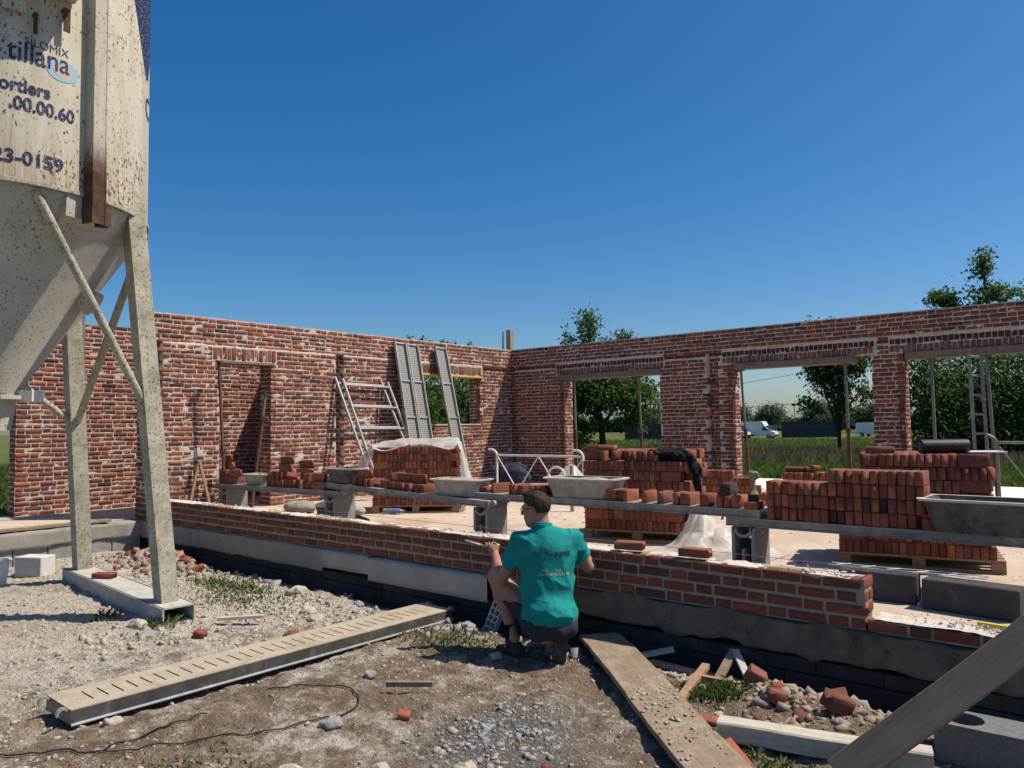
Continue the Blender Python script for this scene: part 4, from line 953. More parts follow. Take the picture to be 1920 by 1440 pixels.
prop(-10.62, 5.98, SL, 2.75, -.06, -.1, 'dark red steel prop leaning at the left doorway jamb', .42, mt['rustp']); prop(-10.7, 6.45, SL, 2.3, .12, .18, 'rusty steel prop leaning inside the doorway', .78)
# timber post and rod behind the corner
m = MB(); m.box((-11.13, 13.42, 2.15), (.13, .13, 3.6), bev=.006); tag(m.build('timber_post', mt['timbz']), 'square timber post standing up behind the wall corner', 'post')
m = MB(); m.beam((-11.45, 13.45, .3), (-11.28, 13.35, 3.93), .03, .03); tag(m.build('thin_batten', mt['timbz']), 'thin batten rising beside the square corner post', 'batten')
# ladder in the third opening
t = thing('ladder', 'aluminium ladder standing upright in the opening with the trees', 'ladder', (-1.72, 12.7, SL)); D_ = Vector((.11, .34, 0))
for k, o_ in enumerate((Vector((0, 0, 0)), D_)): m = MB(); m.beam(o_+Vector((.0, 0, 0)), o_+Vector((-.03, .0, 2.3)), .045, .025, up=(0, 1, 0)); m.build('stile', mt['galvd'], t)
for i in range(8): z = .2+i*.285; m = MB(); m.tube([Vector((-.03*z/2.3, 0, z)), D_+Vector((-.03*z/2.3, 0, z))], .016, 8); m.build('rung', mt['galvd'], t, smooth=True)
def rail_frame(loc, rz, label, W=1.95, H_=.78, mk='wpipe', curl=.2):
    t = thing('guard_frame', label, 'guard frame', loc, rz)
    for s_ in (0, W): sg = -1 if s_ == 0 else -1; m = MB(); m.tube([(s_, 0, 0), (s_, 0, H_-.05), (s_+sg*.03, 0, H_+.0), (s_+sg*.09, 0, H_+.04), (s_+sg*curl, 0, H_+.045)], .022, 10); m.build('post', mt[mk], t, smooth=True)
    for z in (.06, H_-.06): m = MB(); m.tube([(0, 0, z), (W, 0, z)], .02, 8); m.build('rail', mt[mk], t, smooth=True)
    n = 3; dx = W/4
    for i in range(4): m = MB(); m.tube([(i*dx, .01, H_-.07 if i % 2 == 0 else .07), ((i+1)*dx, .01, .07 if i % 2 == 0 else H_-.07)], .011, 6); m.build('diagonal', mt[mk], t, smooth=True)
    return t
rail_frame((-9.15, 10.6, SL), 0, 'white tubular guard frame standing before the brick corner')
rail_frame((-1.4, 12.2, SL), .02, 'grey tubular guard frame before the tree-filled opening', 2.2, 1.0, 'galvd', .12)
# trestle and decks leaning on wall A
t = thing('trestle_ladder', 'aluminium double trestle ladder leaning against the old brick wall', 'trestle ladder', (-10.0, 8.6, SL)); O_ = Vector((-10.0, 8.6, SL))
tl, tr, bL, bR = Vector((-10.86, 8.38, 2.52)), Vector((-10.86, 9.44, 2.5)), Vector((-9.98, 8.55, SL)), Vector((-10.05, 9.72, SL))
for k, o_ in enumerate((Vector((0, 0, 0)), Vector((-.06, -.12, .03)))):
    P = lambda a, b, f: a.lerp(b, f)+o_*(1-f*.3)-O_
    for (a, b) in ((tl, bL), (tr, bR)): m = MB(); m.tube([P(a, b, -.03), P(a, b, 1)], .026, 10); m.build('stile', mt['alu'], t, smooth=True)
    for f in (.02, .21, .4, .59, .78): m = MB(); m.tube([P(tl, bL, f), P(tr, bR, f)], .02, 8); m.build('rung', mt['alu'], t, smooth=True)
t_ = NT('perforated_plate'); o_ = t_.obj(); vv = t_.voro(t_.map(o_, (26, 26, 26)), 1., rnd=0.); c = t_.mix(t_.smooth(.36, .3, vv), (.3, .295, .28), (.05, .05, .05)); mt['perf'] = t_.fin(c, .55, vv, .4, .01, Metallic=.3)
def ldeck(tA, bA, wdir, wd, label):
    tA, bA = Vector(tA), Vector(bA); t = thing('leaning_deck', label, 'scaffold deck', bA); d = tA-bA; L = d.length; d.normalize(); wv = Vector(wdir).normalized(); wv = (wv-d*wv.dot(d)).normalized(); n = wv.cross(d).normalized()
    if n.x < 0: n = -n
    wv = -wv; t.location = bA-wv*wd
    M = Matrix((d, wv, n)).transposed().to_4x4(); t.rotation_euler = M.to_euler()
    m = MB(); m.box((L/2, wd/2, -.035), (L, wd, .004)); m.build('plate', mt['perf'], t)
    for yy in (.012, wd-.012): m = MB(); m.box((L/2, yy, -.01), (L, .024, .055)); m.build('side_channel', mt['galv'], t)
    for f in (.005, .3, .5, .74, .995): m = MB(); m.box((L*f, wd/2, -.022), (.03, wd-.05, .028)); m.build('cross_rib', mt['galv'], t)
ldeck((-10.9, 9.62, 3.37), (-10.15, 9.5, SL), (0, 1, 0), .3, 'galvanised deck leaning on the wall next to the trestle'); ldeck((-10.9, 9.94, 3.36), (-10.15, 9.82, SL), (0, 1, 0), .3, 'galvanised deck leaning as the inner one of the close pair')
ldeck((-10.9, 10.72, 3.35), (-10.1, 10.62, SL), (0, 1, 0), .32, 'galvanised deck leaning alone across the window opening')
# folded wooden tool by the wall A
t = thing('wooden_trestle', 'reddish wooden A-shaped stand leaning by the low wall end', 'stand', (-10.8, 5.55, SL))
for (a, b) in (((0, -.08, 0), (-.06, .12, .78)), ((.1, .25, 0), (-.05, .13, .8))): m = MB(); m.beam(a, b, .035, .03, up=(1, 0, 0)); m.build('leg', mt['pal'], t)
tr_ = NT('red_paint'); mt['red'] = tr_.fin((.4, .05, .045), .5)
m = MB(); m.beam((.101, .25, .0), (.085, .233, .14), .04, .034, up=(1, 0, 0)); m.build('foot', mt['red'], t)
# membrane roll, white board, cordless drill, bottle, bags
zt = SL+.114+8*.1075
m = MB(); M = Matrix.Translation((-1.18, 7.42, zt+.085)) @ Matrix.Rotation(.62, 4, 'Z') @ Matrix.Rotation(hp, 4, 'Y')
rl = thing('membrane_roll', 'black membrane roll lying on top of the brick stack', 'roll', (-1.24, 7.4, zt+.062), (0, hp, .66))
m = MB(); m.lathe([(.03, -.2), (.06, -.2), (.061, -.19), (.0605, 0), (.061, .19), (.06, .2), (.03, .2)], 28); m.build('wound_sheet', mt['black'], rl, smooth=True)
m = MB(); m.lathe([(.026, -.202), (.031, -.203), (.031, .203), (.026, .202), (.026, -.202)], 20); m.build('core_tube', mt['galv'], rl, smooth=True)
m = MB(); m.box((-.98, 7.6, zt+.01), (.3, .24, .012), rz=.5); tag(m.build('white_board', mt['wslab']), 'thin white board beside the membrane roll', 'board')
dr = thing('cordless_drill', 'yellow and black cordless drill standing on a brick on the deck', 'drill', (-2.5, 6.26, T3+.06), (0, 0, .6))
t = NT('tool_dirty'); p = t.pos(); mt['dirty'] = t.fin(t.mix(t.smooth(.4, .6, t.noise(p, 30, 5)), (.16, .13, .07), (.3, .27, .21)), .7)
m = MB(); loft(m, [rrect(.08, .075, .012, 0), rrect(.084, .08, .014, .03), rrect(.08, .074, .014, .062)]); m.build('battery', mt['black'], dr, smooth=True)
m = MB(); loft(m, [rrect(.082, .078, .02, .062), rrect(.075, .07, .02, .075), rrect(.045, .04, .016, .1), rrect(.04, .036, .015, .15), rrect(.05, .042, .018, .2)]); m.build('grip', mt['dirty'], dr, smooth=True)
m = MB(); m.tube([(.0, -.09, .225), (0, -.07, .226), (0, .06, .226), (0, .09, .226), (0, .14, .226)], [.03, .038, .036, .026, .018], 16); m.build('motor_housing', mt['dirty'], dr, smooth=True)
m = MB(); m.tube([(0, .14, .226), (0, .19, .226)], .012, 10); m.build('chuck', mt['galvd'], dr, smooth=True)
t = NT('bottle_plastic'); mt['pet'] = t.fin((.8, .86, .9), .08, Transmission_Weight=.85, IOR=1.3, Alpha=.75); t = NT('cap_blue'); mt['cblue'] = t.fin((.05, .14, .5), .4)
bo = thing('water_bottle', 'clear plastic water bottle lying before the left pallet', 'bottle', (-8.3, 7.28, SL+.045), (0, hp, .7))
m = MB(); m.lathe([(0, -.14), (.04, -.14), (.044, -.12), (.042, -.05), (.044, 0), (.044, .09), (.03, .13), (.014, .15), (.013, .165)], 20); m.build('bottle_body', mt['pet'], bo, smooth=True)
m = MB(); m.lathe([(.0165, .155), (.0165, .18), (0, .18)], 14); m.build('cap', mt['cblue'], bo, smooth=True); m = MB(); m.lathe([(.0448, .0), (.0448, .05)], 20); m.build('label_band', mt['cblue'], bo, smooth=True)
def blob(name, label, cat, loc, r, mk, seed, sc=3., amp=.25, h=.02, flat=0.):
    r = np.array(r)
    def fn(P): return np.maximum(ell(P, (0, 0, 0), r)+amp*min(r)*fbm(P[:, 0]*sc/max(r), P[:, 1]*sc/max(r), P[:, 2]*sc/max(r)+seed, 3), flat-P[:, 2]-r[2]*.75)
    V, Q = surf(fn, -r*1.35, r*1.35, h); V[:, 2] += r[2]*.75
    return tag(link(name, mesh_np(name, V, Q), mt[mk], smooth=True, loc=loc), label, cat)
blob('dark_bag', 'dark blue bag slumped behind the white guard frame', 'bag', (-9.6, 11.6, SL), (.42, .3, .3), 'dark', 3)
cblock((-9.55, 10.35, SL), .1, (.5, .2, .2), 'grey concrete block standing beside the guard frame post')
blob('cement_bag', 'grey plastic bag lying before the doorway', 'bag', (-9.75, 6.7, SL), (.34, .2, .1), 'conc', 4, 3.5)
m = MB(); loft(m, [rrect(.2, .2, .09, 0), rrect(.24, .24, .11, .15), rrect(.25, .25, .115, .155), rrect(.22, .22, .1, .15)], True, True); tag(m.build('bucket', mt['dblock'], None, True, loc=(-9.2, 6.75, SL), rot=(.2, .15, 0)), 'dark bucket lying beside the grey plastic bag', 'bucket')
blob('sack', 'half-empty paper sack lying behind the low wall under the first deck', 'sack', (-8.85, 6.85, SL), (.4, .18, .1), 'tubl', 7)
m = MB(); pts = [(-8.55+.55*math.sin(i*.5)*.5+i*.045, 6.5+.16*math.cos(i*.6), SL+.025+.05*math.exp(-((i-5)/2.)**2)) for i in range(14)]; m.tube(pts, .02, 8); tag(m.build('hose', mt['black'], None, True), 'black hose coiled on the slab by the paper sack', 'hose')
m = MB(); m.tube([(-8.6, 6.3, SL+.02), (-8.45, 6.38, SL+.06), (-8.25, 6.42, SL+.03), (-8.0, 6.36, SL+.016)], .016, 8); tag(m.build('red_hose', mt['red'], None, True), 'red hose end lying on the slab by the paper sack', 'hose')
m = MB(); m.tube([(-6.32, 9.0, SL), (-6.32, 9.0, 1.1)], .03, 8); tag(m.build('wooden_stake', mt['timbz']), 'short wooden stake standing behind the big tub', 'stake')
m = MB(); m.tube([(-6.75, 9.0, SL), (-6.75, 9., .95)]+[(-6.6-.15*math.cos(a), 9., .95+.12*math.sin(a)) for a in np.linspace(.2, 2.9, 8)]+[(-6.42, 9., .9)], .017, 8); tag(m.build('bent_pipe', mt['wpipe'], None, True), 'bent grey pipe hooped beside the short stake', 'pipe')

# ---------------------------------------------------------------- plastic sheets
t = NT('plastic_film'); p = t.pos(); a = t.n('ShaderNodeBsdfTranslucent'); a.inputs[0].default_value = (.75, .74, .72, 1); b_ = t.n('ShaderNodeBsdfTransparent'); b_.inputs[0].default_value = (.95, .94, .93, 1)
t.fin((.74, .73, .71), .28, t.noise(p, 14, 4, .6, 1.5), .5, .02, .5)
x1 = t.n('ShaderNodeMixShader'); x1.inputs[0].default_value = .35; t.t.links.new(t.p.outputs[0], x1.inputs[1]); t.t.links.new(a.outputs[0], x1.inputs[2])
x2 = t.n('ShaderNodeMixShader'); x2.inputs[0].default_value = .32; t.t.links.new(x1.outputs[0], x2.inputs[1]); t.t.links.new(b_.outputs[0], x2.inputs[2]); t.t.links.new(x2.outputs[0], t.out.inputs[0]); mt['film'] = t.m
def crump(x, y, s=1.): return (1-np.abs(vnoise(x*2.7*s+y*1.2, y*3.1*s-x, 2.)))**2*.6+(1-np.abs(vnoise(x*6.3*s+5-y*2, y*5.3*s+x*2, 4.)))**2*.35+(1-np.abs(vnoise(x*14*s, y*13*s, 8.)))**2*.14-.35
def sheet(name, label, fn, nu, nv, flat=False):
    U_, V_ = np.meshgrid(np.linspace(0, 1, nu), np.linspace(0, 1, nv), indexing='ij')
    if flat: rj = np.random.RandomState(nu); U_ = np.clip(U_+rj.uniform(-.45, .45, U_.shape)/nu*(U_ > 0)*(U_ < 1), 0, 1); V_ = np.clip(V_+rj.uniform(-.45, .45, U_.shape)/nv*(V_ > 0)*(V_ < 1), 0, 1)
    P = fn(U_, V_); In = np.arange(nu*nv).reshape(nu, nv)
    return tag(link(name, mesh_np(name, P.reshape(-1, 3), np.stack([In[:-1, :-1], In[1:, :-1], In[1:, 1:], In[:-1, 1:]], -1).reshape(-1, 4)), mt['film'], smooth=not flat), label, 'plastic sheet')
uL = np.array((math.cos(aL), math.sin(aL))); vL = np.array((-math.sin(aL), math.cos(aL)))
def f1(U_, V_):
    prof = np.array([(-.34, -.8), (-.28, -.5), (-.14, -.2), (-.02, .0), (.3, .035), (.7, .025), (1.0, .045), (1.27, .015), (1.31, -.1), (1.38, -.4), (1.5, -.78)]); s_ = np.linspace(0, 1, len(prof))
    a = np.interp(U_, s_, prof[:, 0]); z = np.interp(U_, s_, prof[:, 1]); cr = crump(a+3, V_*1.2)
    v = -.03+V_*1.0-.05*cr*(V_ < .1)+.02*np.sin(a*9); top = (a > 0) & (a < 1.25)
    z = z+cr*.05+.05*V_*top; a = a+np.where(top, 0, (cr-.4)*.09)
    z = z-np.where(top, .05*np.clip(.12-V_, 0, .12)/.12*(1+np.sin(a*7)), 0)
    return np.stack([-8.63+a*uL[0]+v*vL[0], 7.17+a*uL[1]+v*vL[1], np.maximum(zt+.012+z, SL+.01)], -1)
sheet('plastic_sheet', 'white plastic sheet draped over the left brick stack', f1, 90, 50)
def f2(U_, V_):
    x = (U_-.5)*1.25; y = (V_-.5)*.8; cr = crump(x*1.6+8, y*1.6); h_ = .42*np.exp(-((x+.12)/.2)**2-((y-.12)/.22)**2)+.16*np.exp(-((x-.22)/.22)**2-(y/.25)**2)
    e = np.minimum(np.minimum(U_, 1-U_), np.minimum(V_, 1-V_)); z = (h_*(.8+.7*cr)+np.maximum(cr, 0)*.12)*sst(0, .16, e)
    return np.stack([-3.15+x*.95+y*.1+.05*cr, 6.72+y+x*.18, SL+.012+z], -1)
sheet('plastic_sheet', 'crumpled clear plastic heap on the slab between hollow block and brick stack', f2, 30, 22, True)
def f3(U_, V_):
    x = (U_-.5)*1.3; y = (V_-.5)*.9; cr = crump(x*1.3+20, y*1.3); h_ = .62*np.exp(-((x-.05)/.33)**2-(y/.3)**2); e = np.minimum(np.minimum(U_, 1-U_), np.minimum(V_, 1-V_))
    return np.stack([-7.15+x, 10.1+y+.06*cr, SL+.01+(h_*(.8+.4*cr)+cr*.08)*sst(0, .2, e)], -1)
sheet('plastic_sheet', 'bunched white plastic piled behind the big mortar tub', f3, 26, 20, True)
# black hoodie thrown over the centre stack
def hoodie(P):
    A = lambda a, b, ra, rb: cap(P, a, b, ra, rb)
    d = ell(P, (0, 0, .05), (.2, .15, .085)); d = smin(d, ell(P, (-.14, -.02, .06), (.11, .12, .075)), .05); d = smin(d, A((.05, -.06, .05), (.27, -.1, -.02), .075, .06), .05)
    d = smin(d, A((.27, -.1, -.02), (.34, -.13, -.14), .06, .05), .04); d = smin(d, A((.34, -.13, -.14), (.36, -.14, -.36), .05, .03), .04); d = smin(d, A((-.1, .05, .07), (.12, .02, .11), .07, .06), .05)
    x, y, z = P.T; k = 1-np.abs(vnoise((x*.6+y)*16, (x-y*.4)*5, z*7)); k2 = 1-np.abs(vnoise((x+y*.3)*22+4, y*9, z*16))
    return d+.022-.03*k**3-.014*k2**3+.012*fbm(x*11, y*11, z*11, 3)
V, Q = surf(hoodie, (-.35, -.3, -.5), (.5, .3, .25), .009)
V[:, 2] = np.where(V[:, 2] > 0, V[:, 2]*.62, V[:, 2]*1.25)
tag(link('hoodie', mesh_np('hoodie', V*np.array((.92, .92, .85)), Q), mt['char'], smooth=True, loc=(-3.84, 7.3, zt-.055), rot=(0, 0, aC)), 'black hoodie thrown over the corner of the brick stack', 'hoodie')
# ---------------------------------------------------------------- the crouching man
mt['skin'] = m_plain('skin', (.3, .15, .1), (.38, .2, .135), 30, .55, .15, .002, .35)
t = NT('teal_jersey'); p = t.obj(); n = t.noise(p, 9, 5, .6)
dst = t.math('MULTIPLY', t.smooth(.55, .8, t.noise(p, 5, 7, .8)), .22)
mt['shirt'] = t.fin(t.mix(dst, t.ramp(n, (.3, (.006, .195, .178)), (.7, (.01, .255, .235))), (.3, .36, .32)), .9, t.noise(p, 160, 2), .15, .002, .2)
mt['shorts'] = m_plain('slate_cloth', (.028, .03, .045), (.045, .047, .066), 40, .9, .3, .003, .15)
t = NT('brown_hair'); p = t.obj(); n = t.noise(t.map(p, (60, 60, 18)), 1.6, 5, .7); mt['hair'] = t.fin(t.ramp(n, (.3, (.014, .009, .006)), (.55, (.042, .027, .016)), (.8, (.095, .062, .036))), .65, n, .8, .006, .3)
mt['shoe'] = m_plain('dusty_shoe', (.02, .02, .022), (.06, .057, .054), 18, .85, .5, .004)
mt['sole'] = m_plain('rubber_sole', (.035, .034, .034), (.11, .105, .098), 22, .9, .8, .008)
t = NT('green_glove'); mt['glove'] = t.fin((.05, .34, .14), .8); t = NT('print_dark'); mt['pdk'] = t.fin((.008, .035, .035), .8); t = NT('print_pale'); mt['ppl'] = t.fin((.42, .42, .2), .8)
t = NT('glass_lens'); mt['lens'] = t.fin((.02, .02, .02), .05, Alpha=.35, spec=.6)
MAN = thing('person', 'man in teal polo shirt and dark shorts crouching at the low wall with a trowel', 'person', (-3.30, 4.27, g(-3.3, 4.27)+.0), (0, 0, -yaw))
def aY(P, k, y0):
    Q_ = P.copy(); Q_[:, 1] = (Q_[:, 1]-y0)/k+y0; return Q_
A_ = dict(shL=(-.125, .14, .865), elL=(-.275, .2, .575), wrL=(-.325, .41, .735), shR=(.25, .15, .865), elR=(.375, .25, .655), wrR=(.335, .48, .79),
          hiL=(-.03, .13, .31), knL=(-.32, .35, .575), anL=(-.185, .2, .15), hiR=(.15, .11, .3), knR=(.12, .5, .2), anR=(.145, .06, .17))
LP = lambda a, b, f: tuple(np.array(A_[a])*(1-f)+np.array(A_[b])*f)
def torso(P, e=0.):
    Q_ = aY(P, .72, .08)
    d = smin(cap(Q_, (.065, .05, .3), (.065, .1, .6), .165+e, .168+e), cap(Q_, (.062, .1, .6), (.062, .13, .8), .168+e, .165+e), .06)
    d = smin(d, cap(P, A_['shL'], A_['shR'], .072+e, .072+e), .08); d = smin(d, ell(P, (.062, .1, .76), (.205+e, .12+e, .16)), .05)
    d = smin(d, cap(P, (.06, .13, .88), (.03, .14, .99), .075+e, .056+e), .05); return d
def arm(P, s, e=0.):
    sh, el, wr = A_['sh'+s], A_['el'+s], A_['wr'+s]; mid = tuple(np.array(sh)*.55+np.array(el)*.45)
    d = smin(cap(P, sh, mid, .056+e, .054+e), cap(P, mid, el, .054+e, .042+e), .02)
    m2 = tuple(np.array(el)*.7+np.array(wr)*.3); d = smin(d, cap(P, el, m2, .042+e, .046+e), .02); return smin(d, cap(P, m2, wr, .046+e, .028+e), .02)
def body(P):
    d = torso(P, -.012); d = smin(d, arm(P, 'L'), .03); d = smin(d, arm(P, 'R'), .03)
    d = smin(d, ell(P, (.065, .06, .3), (.18, .14, .14)), .05)
    for s in 'LR':
        hi, kn, an = A_['hi'+s], A_['kn'+s], A_['an'+s]; c2 = tuple(np.array(kn)*.68+np.array(an)*.32)
        d = smin(d, cap(P, hi, kn, .09, .06), .05); l_ = smin(cap(P, kn, c2, .055, .057), cap(P, c2, an, .057, .036), .03); d = smin(d, l_, .03)
    d = smin(d, cap(P, A_['anL'], (-.23, .23, .06), .036, .04), .03); d = smin(d, cap(P, A_['anR'], (.137, .07, .08), .036, .03), .03)
    return d
V, Q = surf(body, (-.5, -.2, .0), (.52, .68, 1.06), .0115); VS, QS = [V], [Q]
# head
hc = np.array((-.012, .165, 1.105)); fwd = np.array((-.87, .48, -.1)); fwd /= np.linalg.norm(fwd); upv = np.array((-.06, 0, 1.)); sd_ = np.cross(upv, fwd); sd_ /= np.linalg.norm(sd_); upv = np.cross(fwd, sd_)
HM = np.stack([fwd, sd_, upv], 1)
def head(P):
    q = (P-hc)@HM
    d = ell(q, (-.012, 0, .022), (.099, .078, .092)); d = smin(d, ell(q, (.04, 0, -.045), (.058, .06, .082)), .04); d = smin(d, cap(q, (.055, 0, -.1), (.06, 0, -.11), .026, .024), .04)
    d = smin(d, cap(q, (-.0, .045, -.075), (.05, .02, -.105), .02, .018), .03); d = smin(d, cap(q, (-.0, -.045, -.075), (.05, -.02, -.105), .02, .018), .03)
    d = smin(d, cap(q, (.093, 0, .005), (.117, 0, -.032), .009, .013), .016); d = smin(d, cap(q, (.085, -.035, .018), (.085, .035, .018), .012, .012), .015)
    d = smin(d, cap(q, (.09, -.018, -.068), (.09, .018, -.068), .009, .009), .012)
    for s in (-1, 1):
        d = smin(d, ell(q, (-.012, s*.079, -.012), (.026, .011, .034)), .01); d = np.maximum(d, -ell(q, (.086, s*.031, .002), (.012, .014, .008)))
        d = np.minimum(d, np.linalg.norm(q-np.array((.074, s*.031, .002)), axis=1)-.0135)
    d = smin(d, cap(P, hc+HM@np.array((-.03, 0, -.05)), (.035, .14, .96), .056, .06), .03)
    return d
V, Q = surf(head, hc-np.array((.16, .16, .19)), hc+np.array((.16, .16, .14)), .0058); b0 = sum(len(v) for v in VS); VS.append(V); QS.append(Q+b0)
# left hand closed on the trowel handle
hx = np.array((-.35, .45, .787))
def lhand(P):
    d = ell(P, hx+np.array((.012, -.022, -.022)), (.044, .022, .036)); d = smin(d, cap(P, A_['wrL'], hx+np.array((.01, -.02, -.03)), .027, .026), .02)
    for i, (L_, rr) in enumerate(((.95, .0085), (1., .009), (1., .009), (.85, .008))):
        xx = -.392+.0225*i; pts = [(xx, hx[1]-.02+.021*(1-math.cos(a))*1.05, hx[2]+.021*math.sin(a)+.002) for a in np.linspace(-.6, 3.3*L_, 5)]
        for a, b in zip(pts[:-1], pts[1:]): d = np.minimum(d, cap(P, a, b, rr, rr*.95))
    d = smin(d, cap(P, hx+np.array((.04, -.03, -.012)), hx+np.array((.035, -.02, .018)), .011, .0095), .008); d = np.minimum(d, cap(P, hx+np.array((.035, -.02, .018)), hx+np.array((.015, .0, .028)), .0095, .008))
    return d
V, Q = surf(lhand, hx-np.array((.08, .08, .09)), hx+np.array((.08, .07, .06)), .0042); b0 = sum(len(v) for v in VS); VS.append(V); QS.append(Q+b0)
link('body', mesh_np('body', np.concatenate(VS), np.concatenate(QS)), mt['skin'], MAN, smooth=True)
gx_ = np.array((.315, .545, .805))
def rhand(P):
    d = ell(P, gx_+np.array((.005, -.01, -.005)), (.038, .045, .02)); d = smin(d, cap(P, A_['wrR'], gx_+np.array((.01, -.03, 0)), .034, .032), .02)
    for i in range(4):
        a = gx_+np.array((-.03+.02*i, .03, 0)); b = a+np.array((-.004, .034, -.008)); c_ = b+np.array((-.002, .02-.003*(i == 0), -.024)); d = smin(d, cap(P, a, b, .0115, .011), .004); d = smin(d, cap(P, b, c_, .011, .0095), .004)
    a = gx_+np.array((-.03, -.01, -.004)); b = a+np.array((-.03, .03, -.008)); d = smin(d, cap(P, a, b, .013, .011), .008); return np.minimum(d, cap(P, b, b+np.array((.0, .024, -.01)), .011, .01))
V, Q = surf(rhand, gx_-np.array((.1, .12, .09)), gx_+np.array((.1, .12, .07)), .0052); link('glove', mesh_np('glove', V, Q), mt['glove'], MAN, smooth=True)
# shirt with folds
def folds(P):
    x, y, z = P.T; k = .35*fbm(x*3, y*3, z*3, 2)
    r1 = 1-np.abs(vnoise((x*.8+z*.6)*15+k*3, (z*.8-x*.6)*4, y*6)); r2 = 1-np.abs(vnoise((x*.9-z*.45)*17+9+k*3, (z*.9+x*.45)*4.5, y*6)); r3 = 1-np.abs(vnoise(x*8+3, z*26+k*4, y*8))
    lo = np.clip(1-np.abs(z-.48)/.26, 0, 1); hi = np.clip(1-np.abs(z-.8)/.22, 0, 1); ar = np.clip((np.abs(x-.062)-.15)/.08, 0, 1)
    tx = 1-.65*np.clip(1-np.abs(z-.76)/.16, 0, 1)*np.clip(1-np.abs(x-.09)/.2, 0, 1)
    return -.016*r1**3*(.35+lo)*tx-.01*r2**3*(.4+hi+ar)*tx-.01*r3**4*np.clip(1-np.abs(z-.4)/.14, 0, 1)+.009+.004*fbm(x*14, y*14, z*14, 3)
def shirt(P):
    d = torso(P, .012)
    d = smin(d, ell(P, (.075, .04, .36), (.195, .165, .15)), .05)
    for s in 'LR':
        sh, el = A_['sh'+s], A_['el'+s]; e_ = tuple(np.array(sh)*.4+np.array(el)*.6); a = np.array(el)-np.array(sh); a /= np.linalg.norm(a)
        sl_ = np.maximum(cap(P, sh, el, .076, .08), (P-np.array(e_))@a); d = smin(d, sl_, .03)
    d = d+folds(P); hem = .285+.05*(P[:, 0]-.06)+.05*np.clip(-P[:, 0]+.0, 0, 1)+.018*np.sin(P[:, 0]*17)
    d = np.maximum(d, hem-P[:, 2]); d = np.maximum(d, (P-np.array((.03, .14, .962)))@np.array((-.1, .28, .95)))
    return d
V, Q = surf(shirt, (-.36, -.18, .22), (.5, .36, 1.02), .0068); sh_me = mesh_np('polo_shirt', V, Q); SHO = link('polo_shirt', sh_me, mt['shirt'], MAN, smooth=True)
m = MB(); cc = np.array((.03, .14, .958)); ring = []
for k in range(25): a = 2*math.pi*k/24; ring.append((cc[0]+.069*math.cos(a), cc[1]+.07*math.sin(a), cc[2]+.012-.02*math.sin(a)))
for dz, r_ in ((0, .016), (.016, .011)): m.tube([(x, y, z+dz) for x, y, z in ring], r_, 8)
m.build('collar', mt['shirt'], SHO, smooth=True)
def shortsf(P):
    d = ell(P, (.07, .06, .3), (.205, .17, .125)); d = smin(d, ell(P, (.15, .03, .27), (.115, .13, .1)), .05); d = smin(d, ell(P, (.0, .04, .28), (.12, .13, .1)), .05)
    for s, f, r0, r1 in (('L', .8, .105, .088), ('R', .85, .105, .09)):
        hi, kn = np.array(A_['hi'+s]), np.array(A_['kn'+s]); a = kn-hi; L_ = np.linalg.norm(a); a /= L_; d = smin(d, np.maximum(cap(P, hi, kn, r0, r1), (P-hi)@a-L_*f), .04)
    return np.maximum(d, P[:, 2]-.42)+.005*np.sin(P[:, 0]*40+P[:, 2]*25+5*fbm(P[:, 0]*4, P[:, 1]*4, P[:, 2]*4, 2))
V, Q = surf(shortsf, (-.4, -.2, .08), (.4, .62, .7), .0115); link('shorts', mesh_np('shorts', V, Q), mt['shorts'], MAN, smooth=True)
# hair, ear-level glasses
def hairf(P):
    q = (P-hc)@HM; n = fbm(q[:, 0]*28, q[:, 1]*28, q[:, 2]*22, 3); n2 = np.abs(fbm(q[:, 0]*70, q[:, 1]*70, q[:, 2]*40, 2))
    d = ell(q, (-.014, 0, .03), (.108, .087, .096))-.007*n*(q[:, 2] > -.02)-.006*n2; d = smin(d, ell(q, (.045, 0, .108), (.05, .055, .018))-.01*n, .02)
    cutf = (q[:, 0]-.05)-.5*np.clip(q[:, 2]-.055, -.02, .2)*3.2; d = np.maximum(d, np.minimum(cutf, .075-q[:, 2])); d = np.maximum(d, -.075-q[:, 2]+.35*np.clip(q[:, 0]+.03, 0, 1)*2.2)
    ear = np.maximum(np.abs(q[:, 0]+.006)-.026, q[:, 2]-.024); return np.maximum(d, -np.maximum(ear, .06-np.abs(q[:, 1])))
V, Q = surf(hairf, hc-np.array((.16, .16, .14)), hc+np.array((.16, .16, .17)), .0055); link('hair', mesh_np('hair', V, Q), mt['hair'], MAN)
# loose strands over the hair mass
rs = np.random.RandomState(5); pick = V[rs.randint(0, len(V), 2600)]; qh = (pick-hc)@HM; pick = pick[qh[:, 2] > -.06]; od = pick-hc; od /= np.linalg.norm(od, axis=1)[:, None]
tdir = od*.55+np.array(upv)*.45-np.array(fwd)*.25+rs.normal(size=od.shape)*.4; tdir /= np.linalg.norm(tdir, axis=1)[:, None]; sdv = np.cross(tdir, od+rs.normal(size=od.shape)*.3); sdv /= np.linalg.norm(sdv, axis=1)[:, None]
ln_ = rs.uniform(.006, .019, len(pick))[:, None]; p0 = pick-od*.004
VH = np.stack([p0-sdv*.0016, p0+sdv*.0016, p0+tdir*ln_*.6+sdv*.0011, p0+tdir*ln_], 1).reshape(-1, 3)
tag(link('hair_strands', mesh_np('hair_strands', VH, np.arange(len(VH)).reshape(-1, 4)), mt['hair'], MAN), kind='stuff')
HP = lambda a, b, c_: Vector(hc+HM@np.array((a, b, c_)))
gl = MB()
